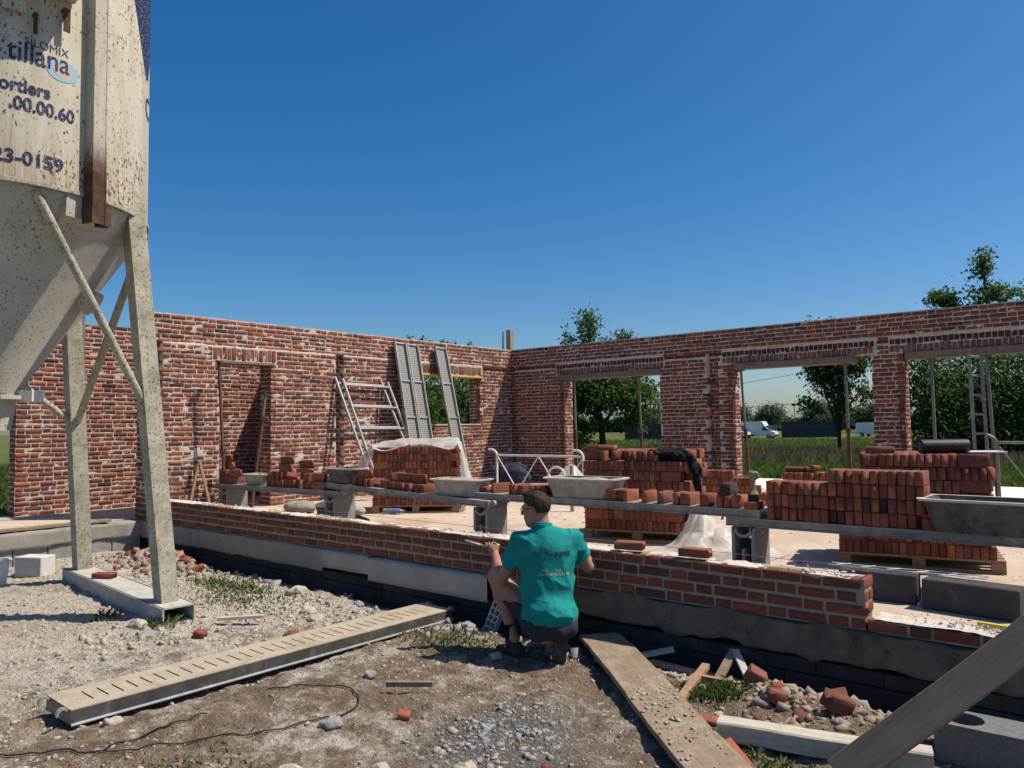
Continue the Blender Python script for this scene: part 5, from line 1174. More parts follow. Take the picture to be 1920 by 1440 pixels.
for s in (-1, 1): gl.tube([HP(-.02, s*.086, .008), HP(.03, s*.082, .008), HP(.09, s*.066, .004)], .0025, 6); gl.tube([HP(.098-.012*(k > 12)*0-.25*abs(.033+.026*math.cos(a)-.0)**2*6, s*(.033+.027*math.cos(a)), .0+.021*math.sin(a)) for k, a in enumerate(np.linspace(0, 6.283, 19))], .0026, 6)
gl.tube([HP(.1, -.008, .004), HP(.102, 0, .007), HP(.1, .008, .004)], .002, 6); GO = gl.build('glasses', mt['black'], MAN, smooth=True)
gl = MB()
for s in (-1, 1): gl.add([HP(.096, s*(.033+.025*math.cos(a)), .019*math.sin(a)) for a in np.linspace(0, 6.283, 13)[:-1]], [tuple(range(12))])
gl.build('lens', mt['lens'], GO)
# socks and shoes
for s, a, b in (('L', LP('knL', 'anL', .78), (-.2, .21, .08)), ('R', LP('knR', 'anR', .85), (.14, .03, .1))):
    m = MB(); m.tube([a, tuple(np.array(a)*.5+np.array(b)*.5), b], [.046, .046, .048], 12); m.build('sock', mt['char'], MAN, smooth=True)
def shoeL(P):
    d = smin(cap(P, (-.15, .175, .055), (-.29, .265, .045), .046, .042), cap(P, (-.17, .19, .07), (-.2, .21, .12), .046, .048), .03); return np.maximum(d, .022-P[:, 2])
V, Q = surf(shoeL, (-.38, .08, 0), (-.06, .36, .2), .0075); s1 = link('shoe', mesh_np('shoe', V, Q), mt['shoe'], MAN, smooth=True)
def soleL(P): return np.maximum(np.maximum(np.linalg.norm((P-(lambda t_: np.array((-.15, .175, 0))+t_[:, None]*np.array((-.14, .09, 0)))(np.clip((P[:, :2]-np.array((-.15, .175)))@np.array((-.14, .09))/.0277, 0, 1)))[:, :2], axis=1)-.05, P[:, 2]-.028), .002-P[:, 2])
V, Q = surf(soleL, (-.38, .08, -.01), (-.06, .36, .05), .0065); link('sole', mesh_np('sole', V, Q), mt['sole'], s1, smooth=True)
def shoeR(P):
    d = smin(cap(P, (.15, .02, .185), (.135, .06, .06), .044, .045), cap(P, (.135, .06, .055), (.13, .13, .045), .043, .036), .03); return np.maximum(d, .006-P[:, 2])
V, Q = surf(shoeR, (.04, -.1, 0), (.25, .25, .27), .0075); s2 = link('shoe', mesh_np('shoe', V, Q), mt['shoe'], MAN, smooth=True)
def soleR(P):
    a, b = np.array((.152, -.03, .2)), np.array((.134, .018, .045)); n = np.cross(b-a, (1, 0, 0)); n /= np.linalg.norm(n); q = P-a; h = q@n; pl = P-h[:, None]*n; d = cap(pl, a, b, .044, .05)
    tr = .004*np.sign(np.sin((q@((b-a)/np.linalg.norm(b-a)))*170)); return np.maximum(np.maximum(d, np.abs(h)-.013-tr*.5), .002-P[:, 2])
V, Q = surf(soleR, (.04, -.12, 0), (.25, .12, .28), .006); link('sole', mesh_np('sole', V, Q), mt['sole'], s2)
# print on the back of the shirt
bv = BVHTree.FromPolygons([tuple(v) for v in np.array([v.co[:] for v in sh_me.vertices])], [tuple(p.vertices) for p in sh_me.polygons])
def printed(s_, size, x0, z0, mk, wd=None, bold=0., slope=-.03):
    me = text_mesh(s_, size, bold); xs = [v.co.x for v in me.vertices]; k = (wd/(max(xs)-min(xs))) if wd else 1.; mn = min(xs)
    for v in me.vertices:
        X_ = x0+(v.co.x-mn)*k; Z_ = z0+v.co.y+slope*(X_-x0); h_ = bv.ray_cast(Vector((X_, -.6, Z_)), Vector((0, 1, 0)))
        v.co = (X_, (h_[0].y if h_[0] else 0)-.004, Z_)
    me.materials.clear(); me.materials.append(mt[mk]); link('lettering', me, None, SHO)
printed('S.P.R.L.', .026, -.03, .838, 'pdk', .085); printed('AGRI BL', .052, -.04, .797, 'pdk', .108, .0009); printed('D', .062, .072, .782, 'pdk', .024, .0006); printed('UMORTIER', .048, .098, .783, 'pdk', .13, .0009)
printed('travaux agricoles', .018, .02, .735, 'pdk', .2) if False else None
printed('St A     Deux', .024, .02, .682, 'ppl', .16); printed('phone  05 72 72 93 93', .026, .0, .652, 'ppl', .215, .0008)
m = MB(); pts = [(.06, .83), (.078, .845), (.095, .85)]
for (a, b) in (((.045, .76), (.05, .8)), ((.05, .8), (.068, .825)), ((.068, .825), (.095, .852))):
    for f_ in (0,):
        q = []
        for (x_, z_) in (a, b):
            for dx in (-.0012, .0012): h_ = bv.ray_cast(Vector((x_+dx, -.6, z_)), Vector((0, 1, 0))); q.append((x_+dx, (h_[0].y if h_[0] else 0)-.0028, z_))
        m.add(q, [(0, 1, 3, 2)])
m.build('lettering', mt['pdk'], SHO)
# trowel in the left hand (a thing of its own)
Mw = Matrix.Translation(MAN.location) @ Matrix.Rotation(-yaw, 4, 'Z')
tw = thing('trowel', 'pointing trowel with yellow handle held in the man\'s bare hand', 'trowel'); tw.matrix_world = Mw @ Matrix.Translation(Vector(hx))
m = MB(); m.tube([(.062, .0, .004), (.05, 0, .003), (-.03, .001, .001), (-.06, .002, .0)], [.008, .0135, .013, .009], 12); m.build('handle', mt['yel'], tw, smooth=True)
m = MB(); m.tube([(-.06, .002, 0), (-.085, .004, .012)], .005, 8); m.build('tang', mt['galvd'], tw, smooth=True)
m = MB(); m.add([(-.085, -.035, .012), (-.085, .045, .012), (-.2, .03, .045), (-.215, .012, .05), (-.2, -.01, .045)]+[(-.085, -.035, .0095), (-.085, .045, .0095), (-.2, .03, .0425), (-.215, .012, .0475), (-.2, -.01, .0425)], [(0, 1, 2, 3, 4), (9, 8, 7, 6, 5), (0, 5, 6, 1), (1, 6, 7, 2), (2, 7, 8, 3), (3, 8, 9, 4), (4, 9, 5, 0)]); m.build('blade', mt['alu'], tw)
# ---------------------------------------------------------------- things lying on the ground
mt['rubw'] = m_conc('rubble_pale', (.3, .26, .205), (.52, .47, .39), (.33, .23, .165), .5, 14)
mt['dust'] = m_conc('dusty_plate', (.33, .275, .205), (.47, .405, .315), (.24, .17, .11), .55, 7)
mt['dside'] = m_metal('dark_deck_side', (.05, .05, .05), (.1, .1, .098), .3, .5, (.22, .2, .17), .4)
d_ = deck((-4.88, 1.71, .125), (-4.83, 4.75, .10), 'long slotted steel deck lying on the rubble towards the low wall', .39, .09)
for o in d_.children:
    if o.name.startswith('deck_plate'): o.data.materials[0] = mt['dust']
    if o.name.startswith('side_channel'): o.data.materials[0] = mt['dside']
for s_ in (-1, 1):
    m = MB(); m.tube([(.0, s_*.201, -.085), (3.04, s_*.201, -.085)], .009, 8); m.build('edge_lip', mt['alu'], d_, smooth=True)
def plank_mesh(m, L, W, H, n=26, amp=.006, seed=0, warp=.012):
    r = random.Random(seed); rings = []
    for i in range(n+1):
        x = -L/2+L*i/n; f = i/n; dz = warp*math.sin(f*math.pi*1.3+seed)*4*f*(1-f); j = lambda: r.uniform(-amp, amp)*.6
        y0, y1 = -W/2+j(), W/2+j(); c = min(H, W)*.08
        rings.append([(x, y0, -H/2+dz+c), (x, y0+c, -H/2+dz), (x, y1-c, -H/2+dz), (x, y1, -H/2+dz+c), (x, y1, H/2+dz-c+j()*.3), (x, y1-c, H/2+dz), (x, y0+c, H/2+dz), (x, y0, H/2+dz-c+j()*.3)])
    return loft(m, rings)
m = MB(); plank_mesh(m, 2.35, .31, .036, seed=1); bo_ = m.build('scaffold_board', mt['timber2'], None, loc=(-2.31, 4.06, .075), rot=(.03, .012, math.atan2(-1.42, 1.55))); tag(bo_, 'dirty wide board with mortar crumbs lying beside the man', 'board')
def on_board(r, n): return np.stack([r.normal(-.05, .5, n), r.uniform(-.14, .14, n), np.full(n, .018)], 1)
tag(crumbs('mortar_crumbs', 600, on_board, mt['rubw'], 14, .003, .015, .7, bo_), kind='stuff')
m = MB(); plank_mesh(m, 1.0, .115, .1, 16, .006, 2, .006); tag(m.build('timber_beam', mt['timber3'], None, loc=(-1.27, 3.94, .075), rot=(.0, -.0, math.atan2(.27, 1.0))), 'pale squared timber lying by the rubble pile', 'timber')
m = MB(); plank_mesh(m, 1.75, .035, .155, 24, .0006, 3, .01); sa, sb = Vector((-1.12, 3.73, .03)), Vector((.08, 4.31, 1.17)); tv = (sb-sa).normalized(); sv = tv.cross(Vector((-.33, .42, .9))).normalized(); uv = sv.cross(tv)
o = m.build('strut_board', mt['timber4']); o.matrix_world = Matrix.Translation((sa+sb)/2) @ Matrix((tv, sv, uv)).transposed().to_4x4()
tag(o, 'dark slanting strut board rising over the hollow block', 'strut')
def holeblock(loc, rz, L, W, H, label):
    t = thing('concrete_block', label, 'concrete block', loc, rz); n = 48; V = []; cx = -.13
    cir = [(cx+.085*math.cos(2*math.pi*i/n), .085*math.sin(2*math.pi*i/n)) for i in range(n)]
    sq = []
    for (x, y) in cir:
        dx, dy = x-cx, y; k = 1e9
        for (c, lim) in ((dx, (L/2-cx) if dx > 0 else (L/2+cx)), (dy, W/2)):
            if abs(c) > 1e-9: k = min(k, lim/abs(c))
        sq.append((cx+dx*k, dy*k))
    for (qx, qy) in ((L/2, W/2), (-L/2, W/2), (-L/2, -W/2), (L/2, -W/2)):
        j = min(range(n), key=lambda i: (sq[i][0]-qx)**2+(sq[i][1]-qy)**2); sq[j] = (qx, qy)
    V = [(x, y, H) for x, y in cir]+[(x, y, H) for x, y in sq]+[(x, y, 0) for x, y in sq]+[(x, y, .03) for x, y in cir]
    f = [(i, n+i, n+(i+1) % n, (i+1) % n) for i in range(n)]+[(n+i, 2*n+i, 2*n+(i+1) % n, n+(i+1) % n) for i in range(n)]+[((i+1) % n, 3*n+(i+1) % n, 3*n+i, i) for i in range(n)]+[tuple(3*n+i for i in range(n))]
    MB().add(V, f).build('block_shell', mt['hblk'], t)
    return t
mt['hblk'] = m_conc('speckled_block', (.13, .128, .125), (.22, .215, .205), (.09, .09, .088), .4, 40)
holeblock((-.56, 4.34, .0), .02, .5, .24, .21, 'speckled concrete block with a round hole under the strut board')
cblock((-9.98, 3.22, g(-9.98, 3.22)-.02), .5, (.36, .22, .25), 'pale concrete block by the rubble heap behind the silo leg', 'wblock')
m = MB(); loft(m, [rrect(.24, .24, .11, 0), rrect(.32, .32, .15, .28), rrect(.35, .35, .165, .285), rrect(.35, .35, .165, .3), rrect(.3, .3, .14, .3), rrect(.22, .22, .1, .02)]); tag(m.build('white_bucket', mt['wpipe'], None, True, loc=(-9.78, 2.74, g(-9.78, 2.74)-.01)), 'white plastic bucket standing near the pale concrete block', 'bucket')
t = thing('vent_brick', 'pale perforated clay block leaning in the trench beside the man', 'clay block', (-4.26, 4.8, -.07), (-.3, .25, 0)); m = MB()
m.box((-.05, 0, .14), (.012, .06, .28)); m.box((.05, 0, .14), (.012, .06, .28)); m.box((0, 0, .14), (.01, .06, .28))
for i in range(6): m.box((0, 0, .006+i*.0535), (.088, .058, .012))
m.build('clay_grid', mt['wblock'], t)
for (a, b, wd, ht, lab, mk) in (((-2.1, 4.04, .05), (-2.2, 4.62, .09), .05, .03, 'reddish batten lying across the wood scraps', 'pal'), ((-2.17, 4.44, .07), (-1.88, 4.46, .07), .035, .035, 'short reddish stick crossing the batten', 'pal'), ((-2.08, 4.52, .04), (-2.08, 4.8, .17), .055, .02, 'grey lath leaning up as one side of the scrap triangle', 'timber2'), ((-2.07, 4.79, .17), (-1.85, 4.52, .05), .045, .02, 'grey lath sloping down from the scrap triangle peak', 'timber3'), ((-2.02, 4.5, .05), (-1.84, 4.5, .045), .04, .02, 'short grey lath lying at the foot of the scrap triangle', 'timber3'), ((-2.75, 4.72, .03), (-2.55, 4.85, .08), .08, .02, 'pale offcut standing on edge near the wide board', 'timber3'), ((-2.65, 4.7, .01), (-1.7, 4.66, .01), .04, .03, 'thin lath lying along the trench edge', 'timber2'), ((-3.72, 3.2, .045), (-3.48, 3.38, .045), .03, .03, 'short wooden offcut lying on the bare dirt', 'timber2'), ((-6.2, 3.42, .03), (-5.95, 3.72, .03), .05, .025, 'pale wood strip lying by the silo skid', 'timber3')):
    m = MB(); m.beam(Vector(a)+Vector((0, 0, .02)), Vector(b)+Vector((0, 0, .02)), wd, ht); tag(m.build('wood_scrap', mt[mk]), lab, 'wood scrap')
def gp(x, y, dz=0): return (x, y, g(x, y)+dz)
def cable(pts, label):
    P = []; pts = [np.array(p, float) for p in pts]; pts = [2*pts[0]-pts[1]]+pts+[2*pts[-1]-pts[-2]]
    for i in range(1, len(pts)-2):
        for f in np.linspace(0, 1, 10, endpoint=False):
            a, b, c_, d = pts[i-1:i+3]; q = .5*((2*b)+(-a+c_)*f+(2*a-5*b+4*c_-d)*f*f+(-a+3*b-3*c_+d)*f**3); P.append(gp(q[0], q[1], .012))
    m = MB(); m.tube(P, .0045, 6); tag(m.build('cable', mt['black'], None, True), label, 'cable')
cable([(-4.9, 1.15), (-4.61, 1.345), (-4.36, 1.56), (-4.163, 1.66), (-3.907, 2.077), (-3.676, 2.519), (-3.66, 2.9), (-3.908, 3.076), (-4.138, 2.998), (-4.333, 2.692)], 'black cable looping over the dirt beside the lying deck')
cable([(-4.16, 1.68), (-4.23, 1.76), (-4.268, 2.017), (-4.22, 2.3)], 'short black cable end branching from the looped cable')
# broken bricks
for (x, y, s, rz, tl, lab) in ((-8.55, 4.42, (.218, .105, .06), .9, -.45, 'whole brick tilted up on the edge of the rubble heap'), (-9.35, 4.42, (.13, .1, .08), .4, .3, 'brick half standing in the rubble heap by the silo leg'), (-5.93, 3.12, (.085, .08, .065), .6, .2, 'small red brick chunk lying on the lime rubble'), (-5.36, 3.6, (.1, .09, .075), .3, -.2, 'red brick chunk touching the lying steel deck'), (-1.82, 4.5, (.11, .1, .1), .5, .5, 'bright orange brick chunk beside the wood scraps'), (-1.6, 3.62, (.2, .11, .075), -.6, .25, 'red brick lying tilted against the wide board end'), (-1.3, 4.36, (.14, .1, .09), .8, .4, 'jagged brick half on the rubble by the strut'), (-1.38, 4.6, (.12, .1, .07), .2, -.3, 'brick half at the trench edge of the rubble pile'), (-1.62, 4.3, (.1, .08, .07), 1.2, .3, 'dark brick fragment on the rubble pile'), (-1.9, 3.95, (.15, .07, .045), .5, .1, 'thin brick sliver at the timber end'), (-3.33, 3.0, (.07, .06, .05), .7, .2, 'small brown brick fragment on the bare dirt'), (-9.85, 4.35, (.14, .1, .06), 1.9, .3, 'brick half lying low in the rubble heap'), (-9.0, 4.5, (.16, .1, .06), .2, -.2, 'brick piece lying by the trench in the rubble heap')):
    loose((x, y, g(x, y)+s[2]*.42), s, rz, lab, None, tl, key='o', roll=.15)
loose((-8.35, 3.34, .155+.032), FL, .55, 'whole brick lying on the silo skid')
# rubble
def near(cx, cy, sx, sy):
    def f(r, n):
        x, y = r.normal(cx, sx, n), r.normal(cy, sy, n); k = y < 4.88; x, y = x[k], y[k]; return np.stack([x, y, gh(x, y)], 1)
    return f
mt['rubg'] = m_conc('rubble_grey', (.2, .195, .185), (.36, .35, .33), (.15, .14, .13), .4, 9)
mt['rubp'] = m_conc('rubble_pinkish', (.22, .165, .125), (.4, .325, .26), (.27, .13, .085), .65, 14)
for (c_, n, mk, sd, a, b, lab) in (((-9.6, 4.42, .55, .2), 460, 'rubp', 21, .01, .075, 'heap of pale mortar rubble by the silo legs'), ((-9.6, 4.42, .55, .22), 120, 'old', 22, .02, .075, 'brick fragments mixed into the heap by the silo legs'), ((-1.5, 4.42, .32, .17), 560, 'rubp', 23, .006, .048, 'pile of pale mortar rubble under the strut board'), ((-1.5, 4.42, .3, .16), 60, 'old', 24, .012, .06, 'brick fragments mixed into the pile under the strut board'), ((-2.3, 4.55, .3, .2), 260, 'rubw', 25, .006, .04, 'pale crumbs and chips around the wood scraps'), ((-6.2, 4.2, .45, .2), 420, 'rubw', 26, .005, .037, 'white mortar lumps scattered before the trench'), ((-6.3, 2.75, .3, .25), 420, 'rubw', 27, .004, .036, 'white lumps scattered at the foot of the silo skid'), ((-4.9, 4.5, .5, .15), 150, 'rubg', 28, .012, .055, 'grey stones lying along the trench at the deck end'), ((-2.78, 3.15, .2, .25), 650, 'rubg', 29, .005, .026, 'patch of grey gravel on the bare dirt'), ((-5.3, 4.3, .4, .25), 260, 'rubw', 30, .005, .037, 'white chips strewn beside the far deck end'), ((-7.8, 4.72, 1.1, .07), 170, 'rubg', 31, .015, .09, 'dark stones lying in the trench along the low wall'), ((-.6, 4.72, .7, .08), 150, 'rubg', 33, .012, .07, 'dark stones lying in the trench under the strut'), ((-3.2, 4.68, .6, .09), 130, 'rubg', 32, .015, .08, 'dark stones lying in the trench behind the man')):
    tag(chunks('rubble', n, near(*c_), mt[mk], sd, a, b) if b > .035 else crumbs('rubble', n, near(*c_), mt[mk], sd, a, b, .75), lab, 'rubble', kind='stuff')
def anywhere(r, n):
    x = r.uniform(-11, .3, n); y = r.uniform(1.0, 4.7, n); k = fbm(x*1.3, y*1.3, 5., 3)+r.rand(n)*.7 > .28; x, y = x[k], y[k]; return np.stack([x, y, gh(x, y)], 1)
def leftish(r, n):
    x = -4.6-r.rand(n)**.8*6; y = r.uniform(1.0, 4.6, n); k = fbm(x*1.1+4, y*1.1, 8., 3)+r.rand(n)*.6 > .2; x, y = x[k], y[k]; return np.stack([x, y, gh(x, y)], 1)
tag(crumbs('gravel', 15000, anywhere, mt['rubw'], 41, .003, .02, .7), 'pale grit and small stones strewn over the ground', 'gravel', kind='stuff')
tag(crumbs('gravel', 24000, leftish, mt['rubw'], 42, .003, .024, .7), 'white lime lumps covering the ground before the silo', 'gravel', kind='stuff')
tag(crumbs('gravel', 8000, anywhere, mt['rubg'], 43, .003, .02, .7), 'grey and brown grit strewn over the ground', 'gravel', kind='stuff')
tag(crumbs('gravel', 900, anywhere, mt['old'], 44, .004, .03, .6), 'small red brick chips strewn over the ground', 'gravel', kind='stuff')
r = np.random.RandomState(3)
for i, (x, y, s) in enumerate(((-4.34, 4.6, .075), (-3.62, 4.15, .045), (-2.95, 2.5, .05), (-3.55, 2.65, .055), (-4.6, 1.9, .05), (-6.55, 2.9, .085), (-6.25, 2.85, .07), (-5.9, 4.15, .08), (-5.65, 4.05, .06), (-4.05, 3.35, .05), (-3.15, 2.1, .06), (-2.6, 2.75, .045), (-5.25, 3.75, .06), (-6.6, 4.5, .09))):
    rr_ = np.array((s*1.15, s*.85, s*.6)); V, Q = surf(lambda P: ell(P, (0, 0, 0), rr_)+s*.42*fbm(P[:, 0]/s*1.3+i*3, P[:, 1]/s*1.3, P[:, 2]/s*1.6, 4), -rr_*1.5, rr_*1.5, s*.11)
    o = link('stone', mesh_np('stone', V, Q), mt['rubw'] if i % 3 else mt['rubg'], loc=gp(x, y, s*.2), rot=(0, 0, i*1.3))
    tag(o, ('rounded tan stone at the trench by the man\'s foot', 'pale lump beside the man\'s planted foot', 'pale stone on the bare dirt before the wide board', 'pale flat stone near the cable loop', 'pale lump by the near deck end', 'large white lump at the skid end', 'white lump just past the skid end', 'large white lump before the trench', 'white lump touching the other before the trench', 'grey stone inside the cable loop', 'pale stone at the gravel patch edge', 'small pale stone in the gravel patch', 'grey lump beside the far half of the lying deck', 'pale lump at the sandy mound')[i], 'stone')
# weeds
def blades(name, P, h, w_, seed, m, label, bend=.5, cat='weeds', kind='stuff'):
    r = np.random.RandomState(seed); n = len(P); an = r.rand(n)*6.283; hh = h*r.uniform(.5, 1.2, n); ww = w_*r.uniform(.6, 1.3, n)
    d = np.stack([np.cos(an), np.sin(an), 0*an], 1); s_ = np.stack([-np.sin(an), np.cos(an), 0*an], 1); bd = (r.rand(n)*bend)[:, None]
    up = np.array((0, 0, 1.)); a = P-s_*ww[:, None]; b = P+s_*ww[:, None]; c_ = P+d*bd*hh[:, None]*.4+up*hh[:, None]*.6; e = P+d*bd*hh[:, None]+up*hh[:, None]*(1-.25*bd)
    V = np.stack([a, b, c_+s_*ww[:, None]*.8, e], 1).reshape(-1, 3); Fq = np.arange(n*4).reshape(n, 4)
    return tag(link(name, mesh_np(name, V, Fq), m), label, cat, kind=kind)
def m_leaf(name, cols, trans=.35):
    t = NT(name); c = t.ramp(t.rnd(), *[(i/(len(cols)-1), c_) for i, c_ in enumerate(cols)]); t.fin(c, .6, None, spec=.25)
    a = t.n('ShaderNodeBsdfTranslucent'); t.put(a.inputs[0], c); x1 = t.n('ShaderNodeMixShader'); x1.inputs[0].default_value = trans; t.t.links.new(t.p.outputs[0], x1.inputs[1]); t.t.links.new(a.outputs[0], x1.inputs[2]); t.t.links.new(x1.outputs[0], t.out.inputs[0]); return t.m
mt['weed'] = m_leaf('weed_leaf', [(.05, .09, .015), (.09, .13, .03), (.12, .15, .05), (.06, .1, .02)])
mt['grass'] = m_leaf('meadow_grass', [(.055, .1, .016), (.1, .16, .03), (.13, .19, .045), (.075, .13, .02)], .4)
mt['seed'] = m_leaf('seed_grass', [(.16, .13, .07), (.1, .13, .04), (.2, .16, .1), (.13, .13, .05)], .3)
for (cx, cy, sx, sy, n, h, sd, lab) in ((-7.5, 4.28, .5, .13, 900, .05, 1, 'low weeds growing along the rubble before the trench'), (-6.9, 3.95, .35, .14, 420, .04, 2, 'sparse weeds beside the sandy mound'), (-2.02, 4.28, .1, .06, 420, .07, 3, 'tuft of green weed beside the wood scraps'), (-4.2, 4.25, .3, .14, 500, .04, 4, 'weeds by the far deck end'), (-6.5, 3.05, .09, .08, 90, .08, 5, 'small weed tuft at the silo skid end'), (-1.45, 3.72, .2, .04, 220, .04, 6, 'weeds growing along the squared timber'), (-3.6, 1.9, .25, .2, 130, .04, 7, 'a few weeds in the bare dirt'), (-7.2, 2.9, .05, .05, 40, .09, 8, 'lone weed in the sandy ground before the skid')):
    blades('weeds', near(cx, cy, sx, sy)(np.random.RandomState(sd), n), h, .006, sd, mt['weed'], lab, 1.2)
# ---------------------------------------------------------------- meadow
def polar(r, n, a0, a1, r0, r1, pw=1.):
    a = R_(a0)+r.rand(n)*R_(a1-a0); q = r0*(r1/r0)**(r.rand(n)**pw); x, y = np.sin(a)*q, np.cos(a)*q
    k = ((y > 14.6) & ~((x > -9.5) & (x < -.9) & (y < 16.7))) | (x < -14.2); x, y = x[k], y[k]; return np.stack([x, y, gh(x, y)-.02], 1)
r = np.random.RandomState(9)
blades('meadow_grass', polar(r, 70000, -39, 4, 15, 48), .42, .012, 1, mt['grass'], 'tall green meadow grass behind the openings', .8, 'grass')
blades('seed_grass', polar(r, 26000, -39, 4, 24, 46), .62, .012, 2, mt['seed'], 'brownish seeding grass standing in the meadow', .5, 'grass')
blades('far_grass', polar(r, 26000, -39, 4, 44, 110), .4, .03, 3, mt['grass'], 'green grass strip before the parked vans', .8, 'grass')
blades('side_grass', polar(r, 9000, -80, -68, 14.5, 40), .5, .014, 4, mt['grass'], 'tall grass beyond the sunlit passage wall', .8, 'grass')
# ---------------------------------------------------------------- trees
mt['bark'] = m_plain('bark', (.03, .024, .018), (.075, .06, .045), 18, .95, .8, .02)
mt['leafA'] = m_leaf('orchard_leaf', [(.05, .095, .02), (.08, .14, .03), (.12, .185, .042), (.06, .11, .024), (.15, .215, .06)], .5)
mt['leafB'] = m_leaf('dark_leaf', [(.036, .078, .022), (.06, .12, .032), (.11, .18, .05), (.045, .092, .026), (.14, .21, .06)], .5)
mt['leafC'] = m_leaf('willow_leaf', [(.1, .125, .075), (.14, .165, .1), (.12, .145, .085)], .4)
def tree(name, label, base, clumps, limbs, mk, leaf, n, seed, tr=.12, sig=.22, group=None, cat='tree'):
    r = np.random.RandomState(seed); z0 = g(base[0], base[1])-.1; t = thing(name, label, cat, (base[0], base[1], z0), group=group)
    m = MB()
    for pts in limbs:
        k = len(pts); m.tube([Vector(p)-Vector((0, 0, z0))*0 for p in pts], [max(tr*(1-.75*i/(k-1))*(.55 if pts is not limbs[0] else 1), .012) for i in range(k)], 7)
    m.build('trunk', mt['bark'], t, smooth=True)
    tot = sum(c[6] if len(c) > 6 else c[3]*c[4]*c[5] for c in clumps); P = []
    for c in clumps:
        k = max(1, int(n*(c[6] if len(c) > 6 else c[3]*c[4]*c[5])/tot/24)); d = r.normal(size=(k, 3)); d /= np.linalg.norm(d, axis=1)[:, None]; rad = r.rand(k)**.4*(.8+.35*r.rand(k))
        ce = np.array(c[:3])+d*rad[:, None]*np.array(c[3:6]); P.append((ce[:, None]+r.normal(size=(k, 24, 3))*sig*(.5+r.rand(k))[:, None, None]).reshape(-1, 3))
    P = np.concatenate(P); n = len(P); nr = r.normal(size=(n, 3))+np.array((0, 0, .5)); nr /= np.linalg.norm(nr, axis=1)[:, None]; a = np.cross(nr, r.normal(size=(n, 3))); a /= np.linalg.norm(a, axis=1)[:, None]; b = np.cross(nr, a); s_ = leaf*r.uniform(.6, 1.3, n)[:, None]
    V = np.stack([P-a*s_, P-b*s_*.5+nr*s_*.12, P+a*s_, P+b*s_*.5+nr*s_*.12], 1).reshape(-1, 3)
    link('crown', mesh_np('crown', V, np.arange(n*4).reshape(n, 4)), mt[mk], t); return t
# all clump coordinates relative to the tree base
tree('orchard_tree', 'leafy tree with forked trunk seen through the corner opening', (-16.4, 25.5), [(.3, .2, 3.1, 1.5, 1.5, 1.0), (-.6, -.2, 3.0, 1.0, 1.0, .9), (1.3, .9, 2.9, .8, .9, .8), (-.3, -.2, 4.6, .75, .75, .8), (-.35, -.3, 5.7, .38, .4, .7, .25), (-.95, -.6, 4.9, .3, .3, .5, .12), (.75, .6, 5.0, .42, .42, .5, .25), (.9, .9, 2.0, .7, .8, .6)], [[(0, 0, 0), (.05, 0, 1.0), (0, 0, 1.8), (-.2, -.1, 3), (-.3, -.25, 4.6), (-.35, -.3, 6.2)], [(0, 0, 1.6), (.5, .4, 2.5), (1.2, .8, 3.1)], [(0, 0, 1.8), (-.6, -.4, 2.6), (-1, -.5, 3.2)], [(.1, .1, 2.2), (.6, .5, 3.6), (.75, .6, 5.2)]], 'leafA', .085, 13000, 1, .16, .2)
tree('orchard_tree', 'slim bushy tree beside the forked trunk tree', (-17.6, 24.6), [(0, 0, 2.2, .9, .9, 1.2), (.3, .2, 1.2, .7, .7, .6), (-.3, -.2, 3.2, .7, .7, .6)], [[(0, 0, 0), (.05, 0, 1), (0, 0, 2.8)], [(0, 0, .2), (.35, .2, 1), (.5, .3, 2)]], 'leafA', .08, 7000, 2, .08, .2)
tree('orchard_tree', 'shrubby tree with low foliage before the dark fence', (-13.6, 28.5), [(0, 0, 1.5, .8, .8, .7), (-.7, -.4, 2.4, .8, .8, .7), (-.6, -.2, 1.0, .7, .7, .5)], [[(0, 0, 0), (0, 0, .8), (-.3, -.2, 2.2)]], 'leafA', .085, 5000, 3, .07, .22)
tree('vase_tree', 'vase-shaped young tree with thin trunk before the parked vans', (-9.55, 33.6), [(0, 0, 4.3, 1.0, 1.0, .6), (-.75, -.4, 4.1, .55, .6, .45), (.75, .5, 4.2, .6, .6, .5), (-.5, -.2, 3.5, .55, .55, .5), (.1, 0, 3.1, .55, .55, .6), (.1, .1, 2.3, .4, .4, .5), (-.75, -.6, 5.6, .18, .18, .5, .08), (-.05, 0, 5.6, .2, .2, .4, .08), (-1.05, -.7, 2.55, .25, .2, .15, .05), (.9, .6, 3.0, .35, .4, .5), (1.1, .8, 4.9, .4, .4, .4)], [[(0, 0, 0), (0, .0, 1.0), (.05, 0, 1.9), (.1, 0, 3.4), (0, 0, 5.2)], [(0, 0, 1.2), (-.35, -.2, 2.6), (-.7, -.4, 4.2), (-.75, -.6, 6)], [(0, 0, 1.4), (.3, .2, 2.6), (.75, .5, 4.4)], [(.02, 0, 1.6), (-.2, -.1, 3.), (-.4, -.2, 4.6)], [(0, 0, 1.8), (.5, .35, 2.6), (.9, .6, 3.3)]], 'leafA', .085, 9500, 4, .1, .16)
